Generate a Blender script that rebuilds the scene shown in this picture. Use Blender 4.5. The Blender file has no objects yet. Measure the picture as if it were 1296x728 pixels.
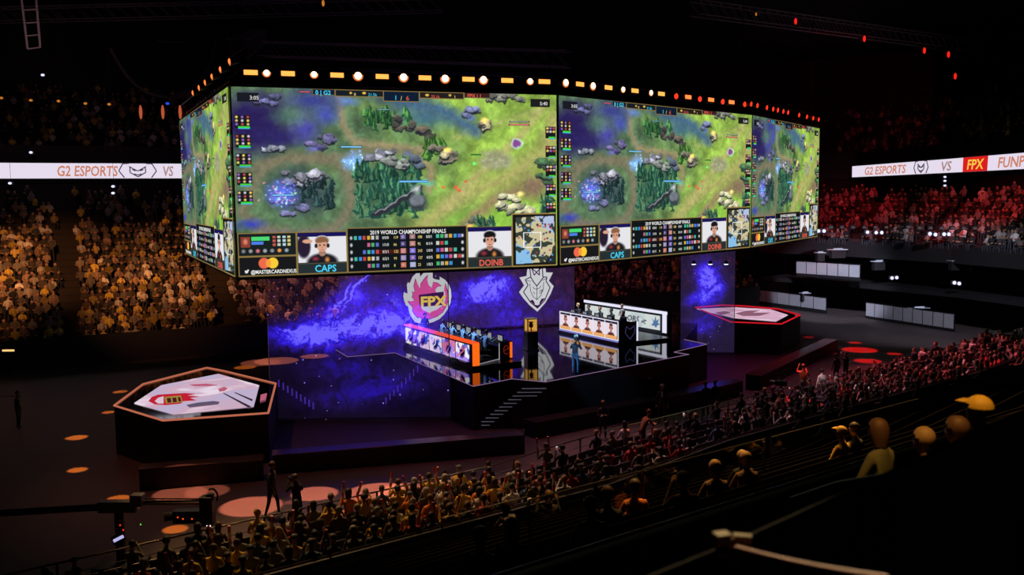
import bpy, bmesh, math, random
import numpy as np
from mathutils import Vector, Matrix
random.seed(7); RNG = np.random.default_rng(7)
C = bpy.context.scene.collection
PI = math.pi
SC = bpy.context.scene
# ------------------------------------------------------------------ camera
W_, H_, F_ = 1296.0, 728.0, 1200.0
HC = 10.5
PITCH, ROLL = math.atan(118 / F_), 0.0105
cp, sp = math.cos(PITCH), math.sin(PITCH)
R0, U0, FW = Vector((1, 0, 0)), Vector((0, sp, cp)), Vector((0, cp, -sp))
ca, sa = math.cos(ROLL), math.sin(ROLL)
RV, UV = R0 * ca - U0 * sa, R0 * sa + U0 * ca
EYE = Vector((0, 0, HC))
cam_d = bpy.data.cameras.new('camera'); cam = bpy.data.objects.new('camera', cam_d); C.objects.link(cam)
cam_d.sensor_width = 36; cam_d.lens = F_ / W_ * 36; cam_d.clip_end = 400; cam_d.clip_start = 0.05
M = Matrix((RV, UV, -FW)).transposed().to_4x4(); M.translation = EYE; cam.matrix_world = M
cam_d.dof.use_dof = True; cam_d.dof.focus_distance = 48; cam_d.dof.aperture_fstop = 1.6
SC.camera = cam
vs_ = SC.view_settings; vs_.view_transform = 'Standard'; vs_.look = 'None'; vs_.gamma = 1; vs_.exposure = 0; vs_.use_curve_mapping = False
SC.display_settings.display_device = 'sRGB'
SC.cycles.use_denoising = True; SC.cycles.max_bounces = 6; SC.cycles.transparent_max_bounces = 12; SC.cycles.caustics_reflective = False; SC.cycles.sample_clamp_indirect = 4

def ray(px, py):
    return (RV * ((px - W_ / 2) / F_) - UV * ((py - H_ / 2) / F_) + FW)
def P(px, py, z=0.0):                       # the point of the level plane z seen at a pixel
    d = ray(px, py); t = (z - HC) / d.z
    return EYE + d * t
def D(px, py, dist):                        # the point at a given distance along Y
    d = ray(px, py); return EYE + d * (dist / d.y)
def proj(p):
    q = Vector(p) - EYE; f = q.dot(FW)
    if f < 0.1: return (-9999, -9999, f)
    return (W_ / 2 + F_ * q.dot(RV) / f, H_ / 2 - F_ * q.dot(UV) / f, f)

def lin(r, g, b):
    f = lambda c: c / 12.92 if c <= 0.04045 else ((c + 0.055) / 1.055) ** 2.4
    return (f(r), f(g), f(b))
# ------------------------------------------------------------------ materials
MATS = {}
def mat(name, col, rough=0.6, metal=0.0, spec=0.5, var=0.12, scale=8.0, bump=0.0):
    if name in MATS: return MATS[name]
    m = bpy.data.materials.new(name); m.use_nodes = True; nt = m.node_tree
    b = nt.nodes['Principled BSDF']
    b.inputs['Roughness'].default_value = rough; b.inputs['Metallic'].default_value = metal
    b.inputs['Specular IOR Level'].default_value = spec
    n = nt.nodes.new('ShaderNodeTexNoise'); n.inputs['Scale'].default_value = scale; n.inputs['Detail'].default_value = 4
    tc = nt.nodes.new('ShaderNodeTexCoord'); nt.links.new(tc.outputs['Object'], n.inputs['Vector'])
    mx = nt.nodes.new('ShaderNodeMix'); mx.data_type = 'RGBA'
    c = col
    mx.inputs[6].default_value = (c[0] * (1 - var), c[1] * (1 - var), c[2] * (1 - var), 1)
    mx.inputs[7].default_value = (min(1, c[0] * (1 + var)), min(1, c[1] * (1 + var)), min(1, c[2] * (1 + var)), 1)
    nt.links.new(n.outputs['Fac'], mx.inputs[0]); nt.links.new(mx.outputs[2], b.inputs['Base Color'])
    if bump:
        bp = nt.nodes.new('ShaderNodeBump'); bp.inputs['Strength'].default_value = bump
        nt.links.new(n.outputs['Fac'], bp.inputs['Height']); nt.links.new(bp.outputs['Normal'], b.inputs['Normal'])
    MATS[name] = m; return m
def emat(name, col, s=1.0):
    if name in MATS: return MATS[name]
    m = bpy.data.materials.new(name); m.use_nodes = True; nt = m.node_tree; nt.nodes.clear()
    e = nt.nodes.new('ShaderNodeEmission'); e.inputs['Color'].default_value = (*col, 1); e.inputs['Strength'].default_value = s
    o = nt.nodes.new('ShaderNodeOutputMaterial'); nt.links.new(e.outputs[0], o.inputs[0]); MATS[name] = m; return m
def attr_emat(name, s=1.0, pixel=0):
    m = bpy.data.materials.new(name); m.use_nodes = True; nt = m.node_tree; nt.nodes.clear()
    a = nt.nodes.new('ShaderNodeAttribute'); a.attribute_name = 'col'
    e = nt.nodes.new('ShaderNodeEmission'); e.inputs['Strength'].default_value = s; nt.links.new(a.outputs['Color'], e.inputs['Color'])
    o = nt.nodes.new('ShaderNodeOutputMaterial'); nt.links.new(e.outputs[0], o.inputs[0]); MATS[name] = m; return m
def objcol_mat(name, rough=0.8):
    m = bpy.data.materials.new(name); m.use_nodes = True; nt = m.node_tree; b = nt.nodes['Principled BSDF']
    oi = nt.nodes.new('ShaderNodeObjectInfo'); nt.links.new(oi.outputs['Color'], b.inputs['Base Color']); b.inputs['Roughness'].default_value = rough
    MATS[name] = m; return m
def skin_mat():
    m = bpy.data.materials.new('skin'); m.use_nodes = True; nt = m.node_tree; b = nt.nodes['Principled BSDF']
    oi = nt.nodes.new('ShaderNodeObjectInfo'); r = nt.nodes.new('ShaderNodeValToRGB')
    r.color_ramp.elements[0].color = (0.52, 0.29, 0.19, 1); r.color_ramp.elements[1].color = (0.28, 0.14, 0.08, 1); r.color_ramp.elements[1].position = 1
    nt.links.new(oi.outputs['Random'], r.inputs[0]); nt.links.new(r.outputs[0], b.inputs['Base Color']); b.inputs['Roughness'].default_value = 0.55
    MATS['skin'] = m; return m
black = mat('black_paint', (0.012, 0.011, 0.013), 0.6)
blackm = mat('black_metal', (0.02, 0.02, 0.022), 0.35, 0.6)
darkcloth = mat('black_drape', (0.012, 0.010, 0.012), 0.95, scale=3)
steel = mat('grey_steel', (0.16, 0.155, 0.16), 0.4, 0.8)
concrete = mat('dark_concrete', (0.035, 0.032, 0.033), 0.85, scale=2.5)
# ------------------------------------------------------------------ objects
def tag(o, label=None, cat=None, group=None, kind=None):
    if label: o['label'] = label
    if cat: o['category'] = cat
    if group: o['group'] = group
    if kind: o['kind'] = kind
    return o
def empty(name, loc=(0, 0, 0), rz=0.0, label=None, cat=None, group=None):
    o = bpy.data.objects.new(name, None); C.objects.link(o); o.location = loc; o.rotation_euler = (0, 0, rz); o.empty_display_size = 0.2
    return tag(o, label, cat, group)
def link(name, me, m=None, parent=None):
    o = bpy.data.objects.new(name, me); C.objects.link(o)
    if m is not None:
        for mm in (m if isinstance(m, (list, tuple)) else [m]):
            me.materials.append(mm)
    if parent is not None: o.parent = parent
    return o
def copy_tree(o, parent=None):
    c = o.copy(); C.objects.link(c)
    if parent is not None: c.parent = parent; 
    for ch in list(o.children): copy_tree(ch, c)
    return c
class MB:
    def __init__(s): s.v = []; s.f = []; s.mi = []; s.cm = 0
    def add(s, vs, fs):
        b = len(s.v); s.v += [tuple(v) for v in vs]; s.f += [tuple(b + i for i in f) for f in fs]; s.mi += [s.cm] * len(fs); return s
    def box(s, c, d, rz=0.0, ax=None):
        hx, hy, hz = d[0] / 2, d[1] / 2, d[2] / 2
        pts = [Vector((x * hx, y * hy, z * hz)) for x in (-1, 1) for y in (-1, 1) for z in (-1, 1)]
        if ax is None:
            r = Matrix.Rotation(rz, 3, 'Z')
        else: r = ax
        pts = [r @ p + Vector(c) for p in pts]
        return s.add(pts, [(0, 1, 3, 2), (4, 6, 7, 5), (0, 4, 5, 1), (2, 3, 7, 6), (0, 2, 6, 4), (1, 5, 7, 3)])
    def tube(s, a, b, r, n=8, r2=None):
        a, b = Vector(a), Vector(b); d = (b - a).normalized(); r2 = r if r2 is None else r2
        u = d.orthogonal().normalized(); w = d.cross(u)
        vs = [a + (u * math.cos(t) + w * math.sin(t)) * r for t in [2 * PI * i / n for i in range(n)]]
        vs += [b + (u * math.cos(t) + w * math.sin(t)) * r2 for t in [2 * PI * i / n for i in range(n)]]
        return s.add(vs, [(i, (i + 1) % n, n + (i + 1) % n, n + i) for i in range(n)] + [tuple(range(n))[::-1], tuple(range(n, 2 * n))])
    def path(s, pts, r, n=6):
        for a, b in zip(pts, pts[1:]): s.tube(a, b, r, n)
        return s
    def sphere(s, c, r, n=10, m=6, sc=(1, 1, 1)):
        vs = [(c[0], c[1], c[2] + r * sc[2])]
        for j in range(1, m):
            p = PI * j / m
            vs += [(c[0] + r * sc[0] * math.sin(p) * math.cos(2 * PI * i / n), c[1] + r * sc[1] * math.sin(p) * math.sin(2 * PI * i / n), c[2] + r * sc[2] * math.cos(p)) for i in range(n)]
        vs.append((c[0], c[1], c[2] - r * sc[2])); k = len(vs) - 1
        fs = [(0, 1 + i, 1 + (i + 1) % n) for i in range(n)]
        for j in range(m - 2):
            a = 1 + j * n; fs += [(a + i, a + n + i, a + n + (i + 1) % n, a + (i + 1) % n) for i in range(n)]
        a = 1 + (m - 2) * n; fs += [(a + i, k, a + (i + 1) % n) for i in range(n)]
        return s.add(vs, fs)
    def prism(s, poly, z0, z1):              # polygon (x, y) between two heights
        n = len(poly); vs = [(p[0], p[1], z0) for p in poly] + [(p[0], p[1], z1) for p in poly]
        return s.add(vs, [(i, (i + 1) % n, n + (i + 1) % n, n + i) for i in range(n)] + [tuple(range(n))[::-1], tuple(range(n, 2 * n))])
    def build(s, name, m, parent=None, smooth=False, bevel=0):
        me = bpy.data.meshes.new(name); me.from_pydata(s.v, [], s.f)
        if smooth:
            for p in me.polygons: p.use_smooth = True
        o = link(name, me, m, parent)
        if isinstance(m, (list, tuple)):
            me.polygons.foreach_set('material_index', s.mi)
        bm = bmesh.new(); bm.from_mesh(me); bmesh.ops.recalc_face_normals(bm, faces=bm.faces)
        if bevel: bmesh.ops.bevel(bm, geom=list(bm.edges), offset=bevel, segments=2, affect='EDGES', profile=0.5)
        bm.to_mesh(me); bm.free()
        return o
class Frame:                                 # an upright flat face: bottom-left, bottom-right, height
    def __init__(s, bl, br, h, tilt=None):
        s.o = Vector(bl); d = Vector(br) - Vector(bl); s.w = d.length; s.h = h
        s.x = d.normalized(); s.u = Vector((0, 0, 1)); s.n = s.x.cross(s.u).normalized(); s.u = s.n.cross(s.x)
    def pt(s, a, b, off=0.0): return s.o + s.x * a + s.u * b + s.n * off
    def mtx(s, a=0, b=0, off=0.0):
        m = Matrix((s.x, s.u, s.n)).transposed().to_4x4(); m.translation = s.pt(a, b, off); return m
def slab_on(mb, fr, poly, off, th):          # polygon in the face's own metres, extruded out of it
    n = len(poly); vs = [fr.pt(p[0], p[1], off) for p in poly] + [fr.pt(p[0], p[1], off + th) for p in poly]
    return mb.add(vs, [(i, (i + 1) % n, n + (i + 1) % n, n + i) for i in range(n)] + [tuple(range(n))[::-1], tuple(range(n, 2 * n))])
def rect(a, b, w, h): return [(a, b), (a + w, b), (a + w, b + h), (a, b + h)]
def text_bm(txt, size, extr=0.004, bold=0.0, shear=0.0, align='LEFT', sx=1.0):
    cu = bpy.data.curves.new('t', 'FONT'); cu.body = txt; cu.size = size; cu.extrude = extr; cu.offset = bold; cu.shear = shear
    cu.align_x = align; cu.align_y = 'BOTTOM_BASELINE'; cu.resolution_u = 2
    o = bpy.data.objects.new('t', cu); C.objects.link(o); bpy.context.view_layer.update()
    me = bpy.data.meshes.new_from_object(o.evaluated_get(bpy.context.evaluated_depsgraph_get()))
    vs = [(v.co.x * sx, v.co.y, v.co.z) for v in me.vertices]; fs = [tuple(p.vertices) for p in me.polygons]
    bpy.data.objects.remove(o); bpy.data.curves.remove(cu); bpy.data.meshes.remove(me)
    return vs, fs
def text_on(mb, fr, txt, a, b, size, off=0.02, **k):
    vs, fs = text_bm(txt, size, **k)
    return mb.add([fr.pt(a + v[0], b + v[1], off + v[2]) for v in vs], fs)
# ------------------------------------------------------------------ painted light panels (video content)
def vnoise(h, w, cell, seed, octaves=4):
    r = np.random.default_rng(seed); out = np.zeros((h, w)); amp = 1.0; tot = 0
    for k in range(octaves):
        gh, gw = int(h / cell) + 3, int(w / cell) + 3; g = r.random((gh, gw))
        y = np.arange(h) / cell; x = np.arange(w) / cell
        yi, xi = y.astype(int), x.astype(int); fy, fx = y - yi, x - xi; fy = fy * fy * (3 - 2 * fy); fx = fx * fx * (3 - 2 * fx)
        a = g[yi][:, xi]; b = g[yi][:, xi + 1]; c = g[yi + 1][:, xi]; d = g[yi + 1][:, xi + 1]
        out += amp * ((a * (1 - fx) + b * fx) * (1 - fy)[:, None] + (c * (1 - fx) + d * fx) * fy[:, None]); tot += amp
        amp *= 0.5; cell = max(1.5, cell / 2)
    return out / tot
class Canvas:
    def __init__(s, w, h, x0, x1, y0, y1, bg=(0, 0, 0)):
        s.w, s.h = w, h; s.im = np.zeros((h, w, 3)); s.im[:] = bg
        s.X, s.Y = np.meshgrid(np.linspace(x0, x1, w), np.linspace(y0, y1, h)); s.px = (x1 - x0) / w
    def mixin(s, m, c):
        m = np.clip(m, 0, 1)[..., None]; s.im = s.im * (1 - m) + np.asarray(c) * m
    def ell(s, cx, cy, rx, ry, c, a=1.0, soft=0.3, rot=0.0):
        dx, dy = s.X - cx, s.Y - cy; k, l = math.cos(rot), math.sin(rot)
        d = np.sqrt(((dx * k + dy * l) / rx) ** 2 + ((-dx * l + dy * k) / ry) ** 2)
        s.mixin((1 - d) / max(soft, 1e-3) * a if soft < 1 else np.clip(1 - d, 0, 1) * a, c) if soft < 1 else s.mixin(np.clip(1 - d, 0, 1) * a, c)
    def line(s, pts, r, c, a=1.0, soft=0.4):
        best = np.full(s.X.shape, 1e9)
        for (x0, y0), (x1, y1) in zip(pts, pts[1:]):
            dx, dy = x1 - x0, y1 - y0; t = np.clip(((s.X - x0) * dx + (s.Y - y0) * dy) / (dx * dx + dy * dy + 1e-9), 0, 1)
            best = np.minimum(best, np.hypot(s.X - x0 - t * dx, s.Y - y0 - t * dy))
        s.mixin((1 - best / r) / soft * a, c)
    def poly(s, pts, c, a=1.0):
        ins = np.zeros(s.X.shape, bool); n = len(pts)
        for i in range(n):
            (x0, y0), (x1, y1) = pts[i], pts[(i + 1) % n]
            if y0 == y1: continue
            cnd = ((y0 > s.Y) != (y1 > s.Y)) & (s.X < (x1 - x0) * (s.Y - y0) / (y1 - y0) + x0); ins ^= cnd
        s.mixin(ins * a, c)
    def rect(s, x0, y0, x1, y1, c, a=1.0): s.mixin(((s.X >= x0) & (s.X <= x1) & (s.Y >= y0) & (s.Y <= y1)) * a, c)
    def box(s, x0, y0, x1, y1, fill, line, lw=0.9):
        s.rect(x0, y0, x1, y1, line); s.rect(x0 + lw, y0 + lw, x1 - lw, y1 - lw, fill)
    def mesh(s, name, fr, off=0.0, gain=1.0):                # fills the whole face fr; top row of the picture on top
        h, w = s.h, s.w
        a = np.linspace(0, fr.w, w); b = np.linspace(fr.h, 0, h); A, B = np.meshgrid(a, b)
        o = np.array(fr.pt(0, 0, off)); X = np.array(fr.x); U = np.array(fr.u)
        co = o + A[..., None] * X + B[..., None] * U
        me = bpy.data.meshes.new(name); me.vertices.add(h * w); me.vertices.foreach_set('co', co.reshape(-1))
        i = np.arange(h * w).reshape(h, w); q = np.stack([i[1:, :-1], i[1:, 1:], i[:-1, 1:], i[:-1, :-1]], -1).reshape(-1)
        nf = (h - 1) * (w - 1); me.loops.add(nf * 4); me.loops.foreach_set('vertex_index', q.astype(np.int32))
        me.polygons.add(nf); me.polygons.foreach_set('loop_start', np.arange(0, nf * 4, 4, dtype=np.int32))
        me.update(calc_edges=True)
        ca_ = me.color_attributes.new('col', 'FLOAT_COLOR', 'POINT')
        srgb = np.clip(s.im * gain, 0, 1); l = np.where(srgb <= 0.04045, srgb / 12.92, ((srgb + 0.055) / 1.055) ** 2.4)
        ca_.data.foreach_set('color', np.concatenate([l.reshape(-1, 3), np.ones((h * w, 1))], 1).reshape(-1).astype(np.float32))
        return me
VIDEO = attr_emat('video_light', 1.0)
# ================================================================== THE HANGING VIDEO RING
def corner(px, hpx, pyb, pyt, H=8.0):
    d = ray(px, (pyb + pyt) / 2); k = H / (abs(pyb - pyt)) * F_   # depth along view axis
    return EYE + d * k
ZB, ZT = 7.1, 15.1
def cpt(pxb, pyb, pyt):
    k = 8.0 / (pyb - pyt) * F_; q = EYE + ray(pxb, (pyb + pyt) / 2) * k; return Vector((q.x, q.y, ZB))
CORN = [cpt(232, 322, 155), cpt(295, 353, 113), cpt(705.5, 335, 121), cpt(950, 311, 144.5), cpt(1035, 302, 166)]
# ---- the picture running on all faces: a generic forest battle map with its score panels
ZL, ZR = CORN[1].y, CORN[2].y
def u_of(x):
    t = (x - 292) / 413.0; return t * ZL / (ZR - t * (ZR - ZL))
cw, ch = 800, 430
cv = Canvas(cw, ch, 0, 1, 0, 1)
# work in the pixel frame of the front face
S = cv.X; T_ = S * ZR / ((1 - S) * ZL + S * ZR); cv.X = 292 + T_ * 413.0
top = 113 + 8 * T_; bot = 353 - 18 * T_; cv.Y = (113 + cv.Y * 240)           # straightened: rows run 113..353
def yy(x, y):                               # photo pixel row -> straightened row
    t = (x - 292) / 413.0; a = 113 + 8 * t; b = 353 - 18 * t; return 113 + (y - a) / (b - a) * 240
n1 = vnoise(ch, cw, 90, 1); n2 = vnoise(ch, cw, 26, 2); n3 = vnoise(ch, cw, 7, 3, 3); n4 = vnoise(ch, cw, 45, 4)
X, Y = cv.X, cv.Y
right = np.clip((X - 440) / 160 + (n1 - .5) * 1.2, 0, 1)
base = np.array([.25, .34, .24]) * (1 - right)[..., None] + np.array([.44, .55, .22]) * right[..., None]
cv.im = base * (0.62 + 0.75 * n2)[..., None]
low = np.clip((Y - 225) / 60, 0, 1) * np.clip((X - 520) / 60, 0, 1)
cv.mixin(low * .55 * (n4 > .3), (.42, .62, .20))
def L(pts, r, c, a=1.0, soft=.6): cv.line([(x, yy(x, y)) for x, y in pts], r, c, a, soft)
def E(x, y, rx, ry, c, a=1.0, soft=.4, rot=0): cv.ell(x, yy(x, y), rx, ry, c, a, soft, rot)
def Q(pts, c, a=1.0): cv.poly([(x, yy(x, y)) for x, y in pts], c, a)
tan_, brn = (.46, .41, .31), (.36, .34, .27)
# dirt paths
L([(300, 270), (315, 240), (330, 212), (365, 200), (420, 203), (440, 225), (440, 262), (420, 290), (370, 298), (320, 290), (300, 270)], 13, brn, .62)
L([(428, 125), (432, 160), (448, 182), (490, 185), (530, 190), (545, 215), (540, 240)], 9, tan_, .6)
L([(292, 225), (330, 205), (420, 200), (470, 190), (530, 195)], 8, brn, .5)
L([(530, 290), (560, 262), (600, 240), (640, 225), (690, 190), (704, 150)], 20, (.52, .50, .30), .55)
L([(560, 262), (610, 215), (660, 170), (690, 130)], 10, (.55, .52, .33), .5)
L([(575, 175), (620, 160), (680, 140)], 8, (.50, .52, .30), .4)
L([(585, 285), (620, 255), (650, 240)], 14, (.45, .38, .28), .6)
E(675, 235, 30, 26, (.40, .33, .26), .8, .6); E(540, 150, 60, 20, (.20, .32, .36), .8, .7)
L([(500, 130), (560, 140), (600, 165)], 16, (.20, .30, .40), .6)
# violet night fog
E(318, 160, 56, 48, (.11, .08, .25), 1, .55); E(395, 130, 55, 22, (.17, .19, .42), .9, .8); E(350, 175, 40, 20, (.12, .10, .28), .9, .7)
E(385, 165, 28, 26, (.20, .18, .52), .85, .9); E(330, 130, 40, 16, (.15, .14, .26), .9, .8); E(412, 148, 20, 18, (.20, .23, .55), .8, .8)
E(440, 130, 20, 9, (.3, .4, .62), .8, .8); E(360, 150, 30, 12, (.22, .34, .30), .6, .8)
E(500, 125, 60, 10, (.16, .22, .36), .6, .8)
rr = np.random.default_rng(5)
def rocks(cx, cy, w, h, k, cols, rot=0.0, ang=.4):
    for _ in range(k):
        a, b = rr.uniform(-1, 1), rr.uniform(-1, 1)
        x = cx + a * w * math.cos(rot) - b * h * math.sin(rot); y = cy + a * w * math.sin(rot) + b * h * math.cos(rot)
        s = rr.uniform(3, 7.5); c = np.array(cols[rr.integers(len(cols))]) * rr.uniform(.75, 1.15)
        pts = [(x + s * 1.5 * math.cos(t + rot) * rr.uniform(.7, 1.1), y + s * .8 * math.sin(t) * rr.uniform(.7, 1.1)) for t in np.arange(0, 6.28, 1.05)]
        Q([(p, q + 2.2) for p, q in pts], (.08, .09, .12), .8); Q(pts, c, .95)
        Q([(x + (p - x) * .55 - 1, y + (q - y) * .5 - 1.2) for p, q in pts], np.clip(c * 1.35, 0, 1), .7)
def trees(cx, cy, w, h, k, dark=(.09, .20, .17), lite=(.30, .46, .30), rot=0.0, s0=6, s1=11):
    pts = []
    for _ in range(k):
        a, b = rr.uniform(-1, 1), rr.uniform(-1, 1)
        pts.append((cx + a * w * math.cos(rot) - b * h * math.sin(rot), cy + a * w * math.sin(rot) + b * h * math.cos(rot)))
    for x, y in sorted(pts, key=lambda p: p[1]):
        s = rr.uniform(s0, s1); g = rr.uniform(.7, 1.25)
        Q([(x - s * .42, y + s * .5), (x, y - s), (x + s * .42, y + s * .5)], np.array(dark) * g, .95)
        Q([(x - s * .34, y + s * .3), (x - 1, y - s * .9), (x - s * .02, y + s * .3)], np.array(lite) * g, .7)
grey = [(.42, .42, .46), (.33, .34, .38), (.52, .52, .56)]
rocks(345, 188, 14, 2, 4, [(.42, .44, .48)]); rocks(338, 128, 16, 5, 6, [(.30, .30, .44)])
rocks(404, 180, 14, 10, 9, [(.26, .25, .36), (.33, .30, .44)]); E(395, 190, 14, 6, (.36, .34, .75), .6, .8)
# island with rocks, firs and a blue glow
E(374, 243, 52, 40, (.17, .22, .24), .9, .5)
rocks(383, 228, 26, 9, 16, grey); rocks(362, 262, 26, 10, 10, [(.28, .30, .42), (.36, .36, .50)])
trees(398, 246, 20, 16, 44, (.07, .13, .14), (.18, .28, .27)); E(352, 246, 26, 22, (.30, .36, .85), .75, .8)
for _ in range(70):
    x, y = 352 + rr.normal() * 11, 246 + rr.normal() * 9; c = [(.75, .85, 1), (.45, .5, 1), (.55, .9, .35), (.9, .5, .6)][rr.integers(4)]
    E(x, y, rr.uniform(1, 2.6), rr.uniform(.8, 1.8), c, .9, .8)
E(445, 205, 19, 17, (.40, .60, .95), .8, .9)
for _ in range(50):
    E(445 + rr.normal() * 8, 205 + rr.normal() * 7, rr.uniform(.8, 2.2), rr.uniform(.8, 2.4), [(.8, .95, 1), (.45, .6, 1)][rr.integers(2)], .9, .8)
# fir grove
E(488, 238, 48, 42, (.13, .26, .22), .85, .7); trees(488, 240, 42, 32, 120, (.08, .20, .17), (.27, .45, .30), s0=7, s1=14)
rocks(478, 196, 16, 5, 8, grey); rocks(500, 204, 18, 5, 6, [(.38, .40, .38)])
trees(490, 152, 32, 10, 50, (.08, .20, .13), (.30, .50, .22)); rocks(520, 162, 24, 6, 12, [(.34, .31, .26), (.25, .24, .22)], .35)
trees(548, 188, 14, 10, 26, (.10, .22, .10), (.35, .50, .20)); rocks(556, 190, 18, 6, 10, [(.40, .38, .33)], .6)
L([(470, 272), (500, 256), (528, 238)], 4.5, (.12, .13, .15), 1, .5); L([(472, 270), (528, 236)], 1.2, (.42, .44, .46), .8)
rocks(528, 206, 10, 5, 5, [(.30, .34, .40)]); E(515, 196, 8, 6, (.30, .32, .60), .6, .8)
for tx, ty in ((564, 192), (614, 156)):
    E(tx, ty + 5, 13, 8, (.14, .14, .13), .85, .5); rocks(tx, ty + 2, 7, 4, 6, [(.55, .52, .40)]); E(tx, ty - 3, 7, 6, (1, .80, .40), .95, .9)
rocks(602, 142, 12, 5, 7, [(.36, .38, .50)]); E(596, 150, 8, 6, (.30, .36, .62), .7, .8)
E(525, 256, 15, 13, (.16, .18, .20), .95, .35); E(525, 253, 12, 9, (.33, .35, .38), .9, .3); E(523, 240, 8, 8, (.62, .66, .64), .8, .8); E(537, 231, 14, 6, (.25, .75, .65), .7, .9)
E(628, 202, 28, 17, (.45, .46, .34), .8, .4)
for k in range(9): E(628 + rr.uniform(-20, 20), 202 + rr.uniform(-11, 11), 5, 3, (.52, .52, .42), .5, .5)
rocks(652, 262, 26, 9, 22, [(.60, .58, .46), (.50, .50, .40)], .6); E(658, 244, 7, 6, (1, .85, .5), .9, .9); rocks(600, 280, 14, 5, 8, [(.30, .34, .28)])
E(592, 287, 8, 6, (1, .70, .35), .9, .9); trees(612, 282, 10, 6, 14); rocks(640, 124, 22, 6, 12, [(.30, .31, .28), (.40, .40, .36)])
E(654, 181, 9, 7, (.65, .9, 1), .9, .6); E(654, 181, 6.5, 5, (.42, .22, .44), 1, .4); E(601, 205, 3, 4, (.3, .9, .4), 1, .6)
for x, y in ((575, 236), (560, 236), (588, 229), (578, 240)): E(x, y, 3, 3, (.75, .25, .15), .95, .5)
rocks(690, 215, 10, 14, 8, [(.20, .30, .20)]); trees(694, 262, 9, 12, 20)
E(310, 285, 26, 10, (.14, .18, .55), .8, .8); L([(330, 296), (430, 298)], 8, (.36, .32, .34), .5)
rocks(310, 128, 12, 8, 0, grey)
# over-all texture
cv.im *= (0.86 + 0.28 * n3)[..., None]
wx = (vnoise(ch, cw, 14, 61, 3) - .5) * 14; wy = (vnoise(ch, cw, 14, 62, 3) - .5) * 12
ii, jj = np.meshgrid(np.arange(ch), np.arange(cw), indexing='ij'); ii2 = np.clip(ii + wy, 0, ch - 1).astype(int); jj2 = np.clip(jj + wx, 0, cw - 1).astype(int)
cv.im = cv.im[ii2, jj2]; cv.im[1:-1, 1:-1] = (cv.im[1:-1, 1:-1] * 2 + cv.im[:-2, 1:-1] + cv.im[2:, 1:-1] + cv.im[1:-1, :-2] + cv.im[1:-1, 2:]) / 6
cv.im = np.clip(cv.im * 1.30 + .03, 0, 1)
def bar(x0, x1, y, c, h=1.6):
    cv.rect(x0 - .6, yy(x0, y) - h / 2 - .6, x1 + .6, yy(x0, y) + h / 2 + .6, (.05, .06, .08)); cv.rect(x0, yy(x0, y) - h / 2, x1, yy(x0, y) + h / 2, c)
bar(503, 540, 230, (.45, .75, 1), 2.4); bar(430, 456, 187, (.5, .8, 1)); bar(645, 670, 158, (.9, .5, .5), 1.8); bar(646, 670, 154, (.9, .9, .9), .8)
bar(340, 368, 248, (.5, .8, 1)); bar(596, 608, 196, (.4, .9, .4), .8); bar(379, 393, 119, (.9, .4, .5), 1); bar(478, 492, 140, (.6, .85, 1), .8)
dk, gold, goldb = (.07, .09, .10), (.55, .46, .26), (.40, .36, .24)
def B(x0, y0, x1, y1, fill=dk, line=gold, lw=.9): cv.box(x0, y0, x1, y1, fill, line, lw)
# straightened rows used below: 113..353
B(299, 120, 327, 131, (.10, .11, .14), (.10, .11, .14)); B(672, 119, 697, 130, (.12, .12, .12), (.12, .12, .12))
B(395, 113, 424, 121, (.08, .12, .22), goldb); B(424, 113, 488, 122, (.09, .12, .15)); B(485, 113, 531, 127, (.06, .12, .20)); B(531, 113, 588, 122, (.14, .12, .12)); B(588, 112, 621, 120, (.22, .12, .12), goldb)
E(444, 120, 2.2, 2, (.85, .7, .3)); E(461, 120, 3, 2, (.95, .75, .3)); E(541, 122, 3, 2, (.95, .75, .3)); E(570, 122, 2.2, 2, (.85, .7, .3))
for k, y in enumerate((148, 172, 196, 220, 243)):
    for side in (0, 1):
        x0 = 295 if side == 0 else 691
        ys = yy(x0, y) if side == 0 else yy(x0, y + 12)
        w = 20 if side == 0 else 13
        cv.rect(x0, ys, x0 + w, ys + 16, (.10, .11, .12))
        for j in range(9 if side == 0 else 6):
            cx, cy = x0 + 2.5 + (j % 3) * (w - 4) / 2.2, ys + 2.5 + (j // 3) * 4.5
            cv.ell(cx, cy, 2.3, 2.1, [(.95, .85, .35), (.75, .3, .3), (.85, .8, .9), (.6, .4, .8), (.9, .75, .5)][(j * 3 + k) % 5], 1, .5)
        cv.rect(x0 + 4, ys + 14, x0 + w - 1, ys + 16, (.25, .85, .25)); cv.rect(x0 + 4, ys + 16.4, x0 + w - 1, ys + 17.6, (.25, .7, .9))
# lower panels
cv.rect(290, 352, 710, 356, (.34, .31, .22)); cv.rect(290, 297, 293.6, 353, (.16, .15, .12))
B(293, 297, 369, 327, (.10, .13, .13)); B(293, 327, 369, 352, (.10, .10, .11))
cv.rect(297, 302, 309, 315, (.55, .25, .20)); cv.ell(303, 308, 4, 5, (.85, .5, .4), 1, .6)
cv.rect(311, 302, 334, 307, (.3, .85, .45)); cv.rect(311, 308, 326, 312, (.3, .5, .9))
for j in range(3):
    for i in range(4): cv.rect(338 + i * 6.4, 301 + j * 5, 342 + i * 6.4, 304 + j * 5, [(.75, .35, .3), (.8, .8, .75), (.7, .85, .9), (.85, .8, .5)][i])
for i, c in enumerate([(.5, .5, .52), (.6, .6, .62), (.85, .45, .5), (.65, .65, .68), (.55, .55, .6), (.95, .6, .3), (.6, .65, .7)]): cv.ell(300 + i * 9.3, 320, 3.4, 3.2, c, 1, .5)
cv.ell(326, 336, 7.5, 7.5, (.93, .42, .30), 1, .12); cv.ell(337.5, 336, 7.5, 7.5, (.98, .80, .22), 1, .12)
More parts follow.
